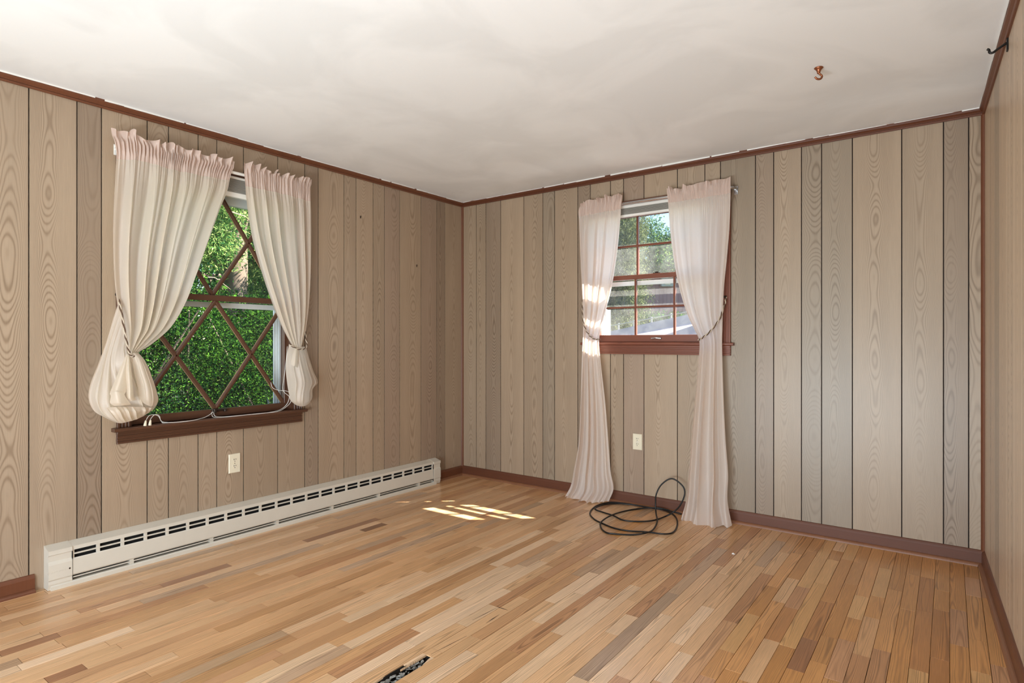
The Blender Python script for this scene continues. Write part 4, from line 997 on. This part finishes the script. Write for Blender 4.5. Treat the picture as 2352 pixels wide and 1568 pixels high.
tree('evergreen_tree', (-14.5, 7.5, -.6), 8.5, .3, pb, 90000, .055, M_treeB, 32, 'dark evergreen far behind the pine outside the lattice window', el=1.2)
# outside window 2
def ell(px, py, dep, rx, ry, rz): p = at(px, py, dep); return (p.x, p.y, p.z, rx, ry, rz)
bl = [ell(px, py, 17 + g.uniform(-1, 1), .6, .6, .8) for px, py in [(g.uniform(1330, 1462) - .12 * max(0, 560 - 0), 0) if False else (g.uniform(1330, 1458), g.uniform(500, 790)) for _ in range(90)]]
p = at(1425, 784, 17.5); tree('willow_tree', (p.x, p.y, -.6), 5.5, .28, bl, 150000, .019, M_willow, 41, 'hazy olive willow on the left side of the square-paned window view', el=2.0, droop=1.2, shell=.3)
bl = [ell(px, py, 38 + g.uniform(-2, 2), 1.6, 1.6, 1.1) for px, py in [(g.uniform(1480, 1700), g.uniform(575, 690)) for _ in range(40)]] + [ell(1497, 535, 38, 1.0, 1.2, 1.3), ell(1560, 545, 38, 1.0, 1, .9), ell(1620, 520, 38, 1.3, 1.3, 1.4), ell(1530, 570, 38, 1.6, 1.4, 1.0), ell(1478, 560, 38, 1.2, 1.2, 1.6)]
p = at(1560, 784, 38); tree('leafy_tree', (p.x, p.y, -.6), 7.0, .3, bl, 130000, .065, M_treeB, 42, 'bright leafy tree under blue sky in the right of the square-paned window view', el=1.0, shell=.3)
bl = [ell(px, py, 52 + g.uniform(-2, 2), 3, 3, 2.2) for px, py in [(g.uniform(1330, 1750), g.uniform(655, 790)) for _ in range(40)]]
p = at(1500, 784, 52); tree('backdrop_tree', (p.x, p.y, -.6), 5.0, .3, bl, 26000, .3, M_hedge, 43, 'dark shaded trees behind the neighbouring barn', el=1.0)
# neighbouring barn with a white window
bn = tag(empty('barn', at(1540, 784, 27)), 'haze-tinted red neighbouring barn with a small white window', 'building')
fwd = Vector((-SY, CY, 0)); rt = Vector((CY, SY, 0))
def cw(px0, px1, py0, py1, dep, th, m):
    a, b_ = at(px0, py1, dep), at(px1, py1, dep); z1 = at(px0, py0, dep).z; f = fwd * th
    m.hexa([a, b_, b_ + f, a + f] + [Vector((v.x, v.y, z1)) for v in (a, b_, b_ + f, a + f)])
for k in range(16):
    px = 1478 + k * 9; one('siding_board', M_siding, bn, lambda m: cw(px, px + 8.6, 634 + (3 if k < 3 else 0), 885, 26, 3, m))
one('window_frame', M_extw, bn, lambda m: cw(1520, 1547, 638, 657, 25.8, .2, m))
one('window_glass', M_ivory, bn, lambda m: cw(1528, 1540, 642, 653, 25.76, .03, m))
def rf(m):
    a, b_ = at(1470, 634, 25.6), at(1630, 634, 25.6); m.hexa([a, b_, b_ + fwd * 4, a + fwd * 4, a + Vector((0, 0, .12)), b_ + Vector((0, 0, .12)), b_ + fwd * 4 + Vector((0, 0, .12)), a + fwd * 4 + Vector((0, 0, .12))])
one('roof', M_barnroof, bn, rf)
gs = [ell(px, 752 + (px % 3) * 4, 20, .8, .8, .55) for px in range(1400, 1700, 16)]
sb = tag(empty('garden_shrub', (gs[8][0], gs[8][1], -.6)), 'low dark green shrubs in front of the red barn', 'shrub')
leaves('foliage', gs, 26000, .05, M_hedge, 51, parent=sb)
# low mauve shed roof and the white railing behind it
rr0, rr1 = at(1700, 696, 6.8), at(1340, 774, 12.5)
e0, e1 = at(1740, 850, 5.6), at(1330, 822, 10.0)
sh = tag(empty('shed', (e0 + rr1) / 2), 'low shed with a pale mauve roof just outside the square-paned window', 'shed')
def shr(m):
    dn = Vector((0, 0, -.08)); m.hexa([e0 + dn, e1 + dn, rr1 + dn, rr0 + dn, e0, e1, rr1, rr0])
one('roof', M_roof, sh, shr)
def shw(m):
    z = Vector((0, 0, -1.4)); i0_, i1_ = e0 * .9 + rr0 * .1, e1 * .9 + rr1 * .1; k0, k1 = i0_ + fwd * .15, i1_ + fwd * .15
    m.hexa([i0_ + z, i1_ + z, k1 + z, k0 + z, i0_ + Vector((0, 0, -.05)), i1_ + Vector((0, 0, -.05)), k1 + Vector((0, 0, -.05)), k0 + Vector((0, 0, -.05))])
one('shed_wall', M_siding, sh, shw)
rl = tag(empty('white_railing', at(1480, 760, 15)), 'thin white rail fence running behind the mauve shed roof', 'railing')
A0, A1 = at(1720, 690, 8.5), at(1360, 756, 14)
B0, B1 = at(1720, 716, 8.5), at(1360, 768, 14)
for a, b_ in ((A0, A1), (B0, B1)): one('rail', M_extw, rl, lambda m: m.tube([a, (a + b_) / 2, b_], .013, 6))
for k in range(9):
    t = k / 8; a = A0.lerp(A1, t); one('post', M_extw, rl, lambda m: m.tube([Vector((a.x, a.y, -.6)), Vector((a.x, a.y, a.z + .03))], .018, 6))
ps = tag(empty('porch_post', at(1395, 784, 8)), 'pale vertical porch post at the left edge of the square-paned window', 'post')
def pp(m): c = at(1391, 784, 8); m.box(c.x - .05, c.x + .05, c.y - .05, c.y + .05, -.6, 1.62)
one('shaft', M_extw, ps, pp)
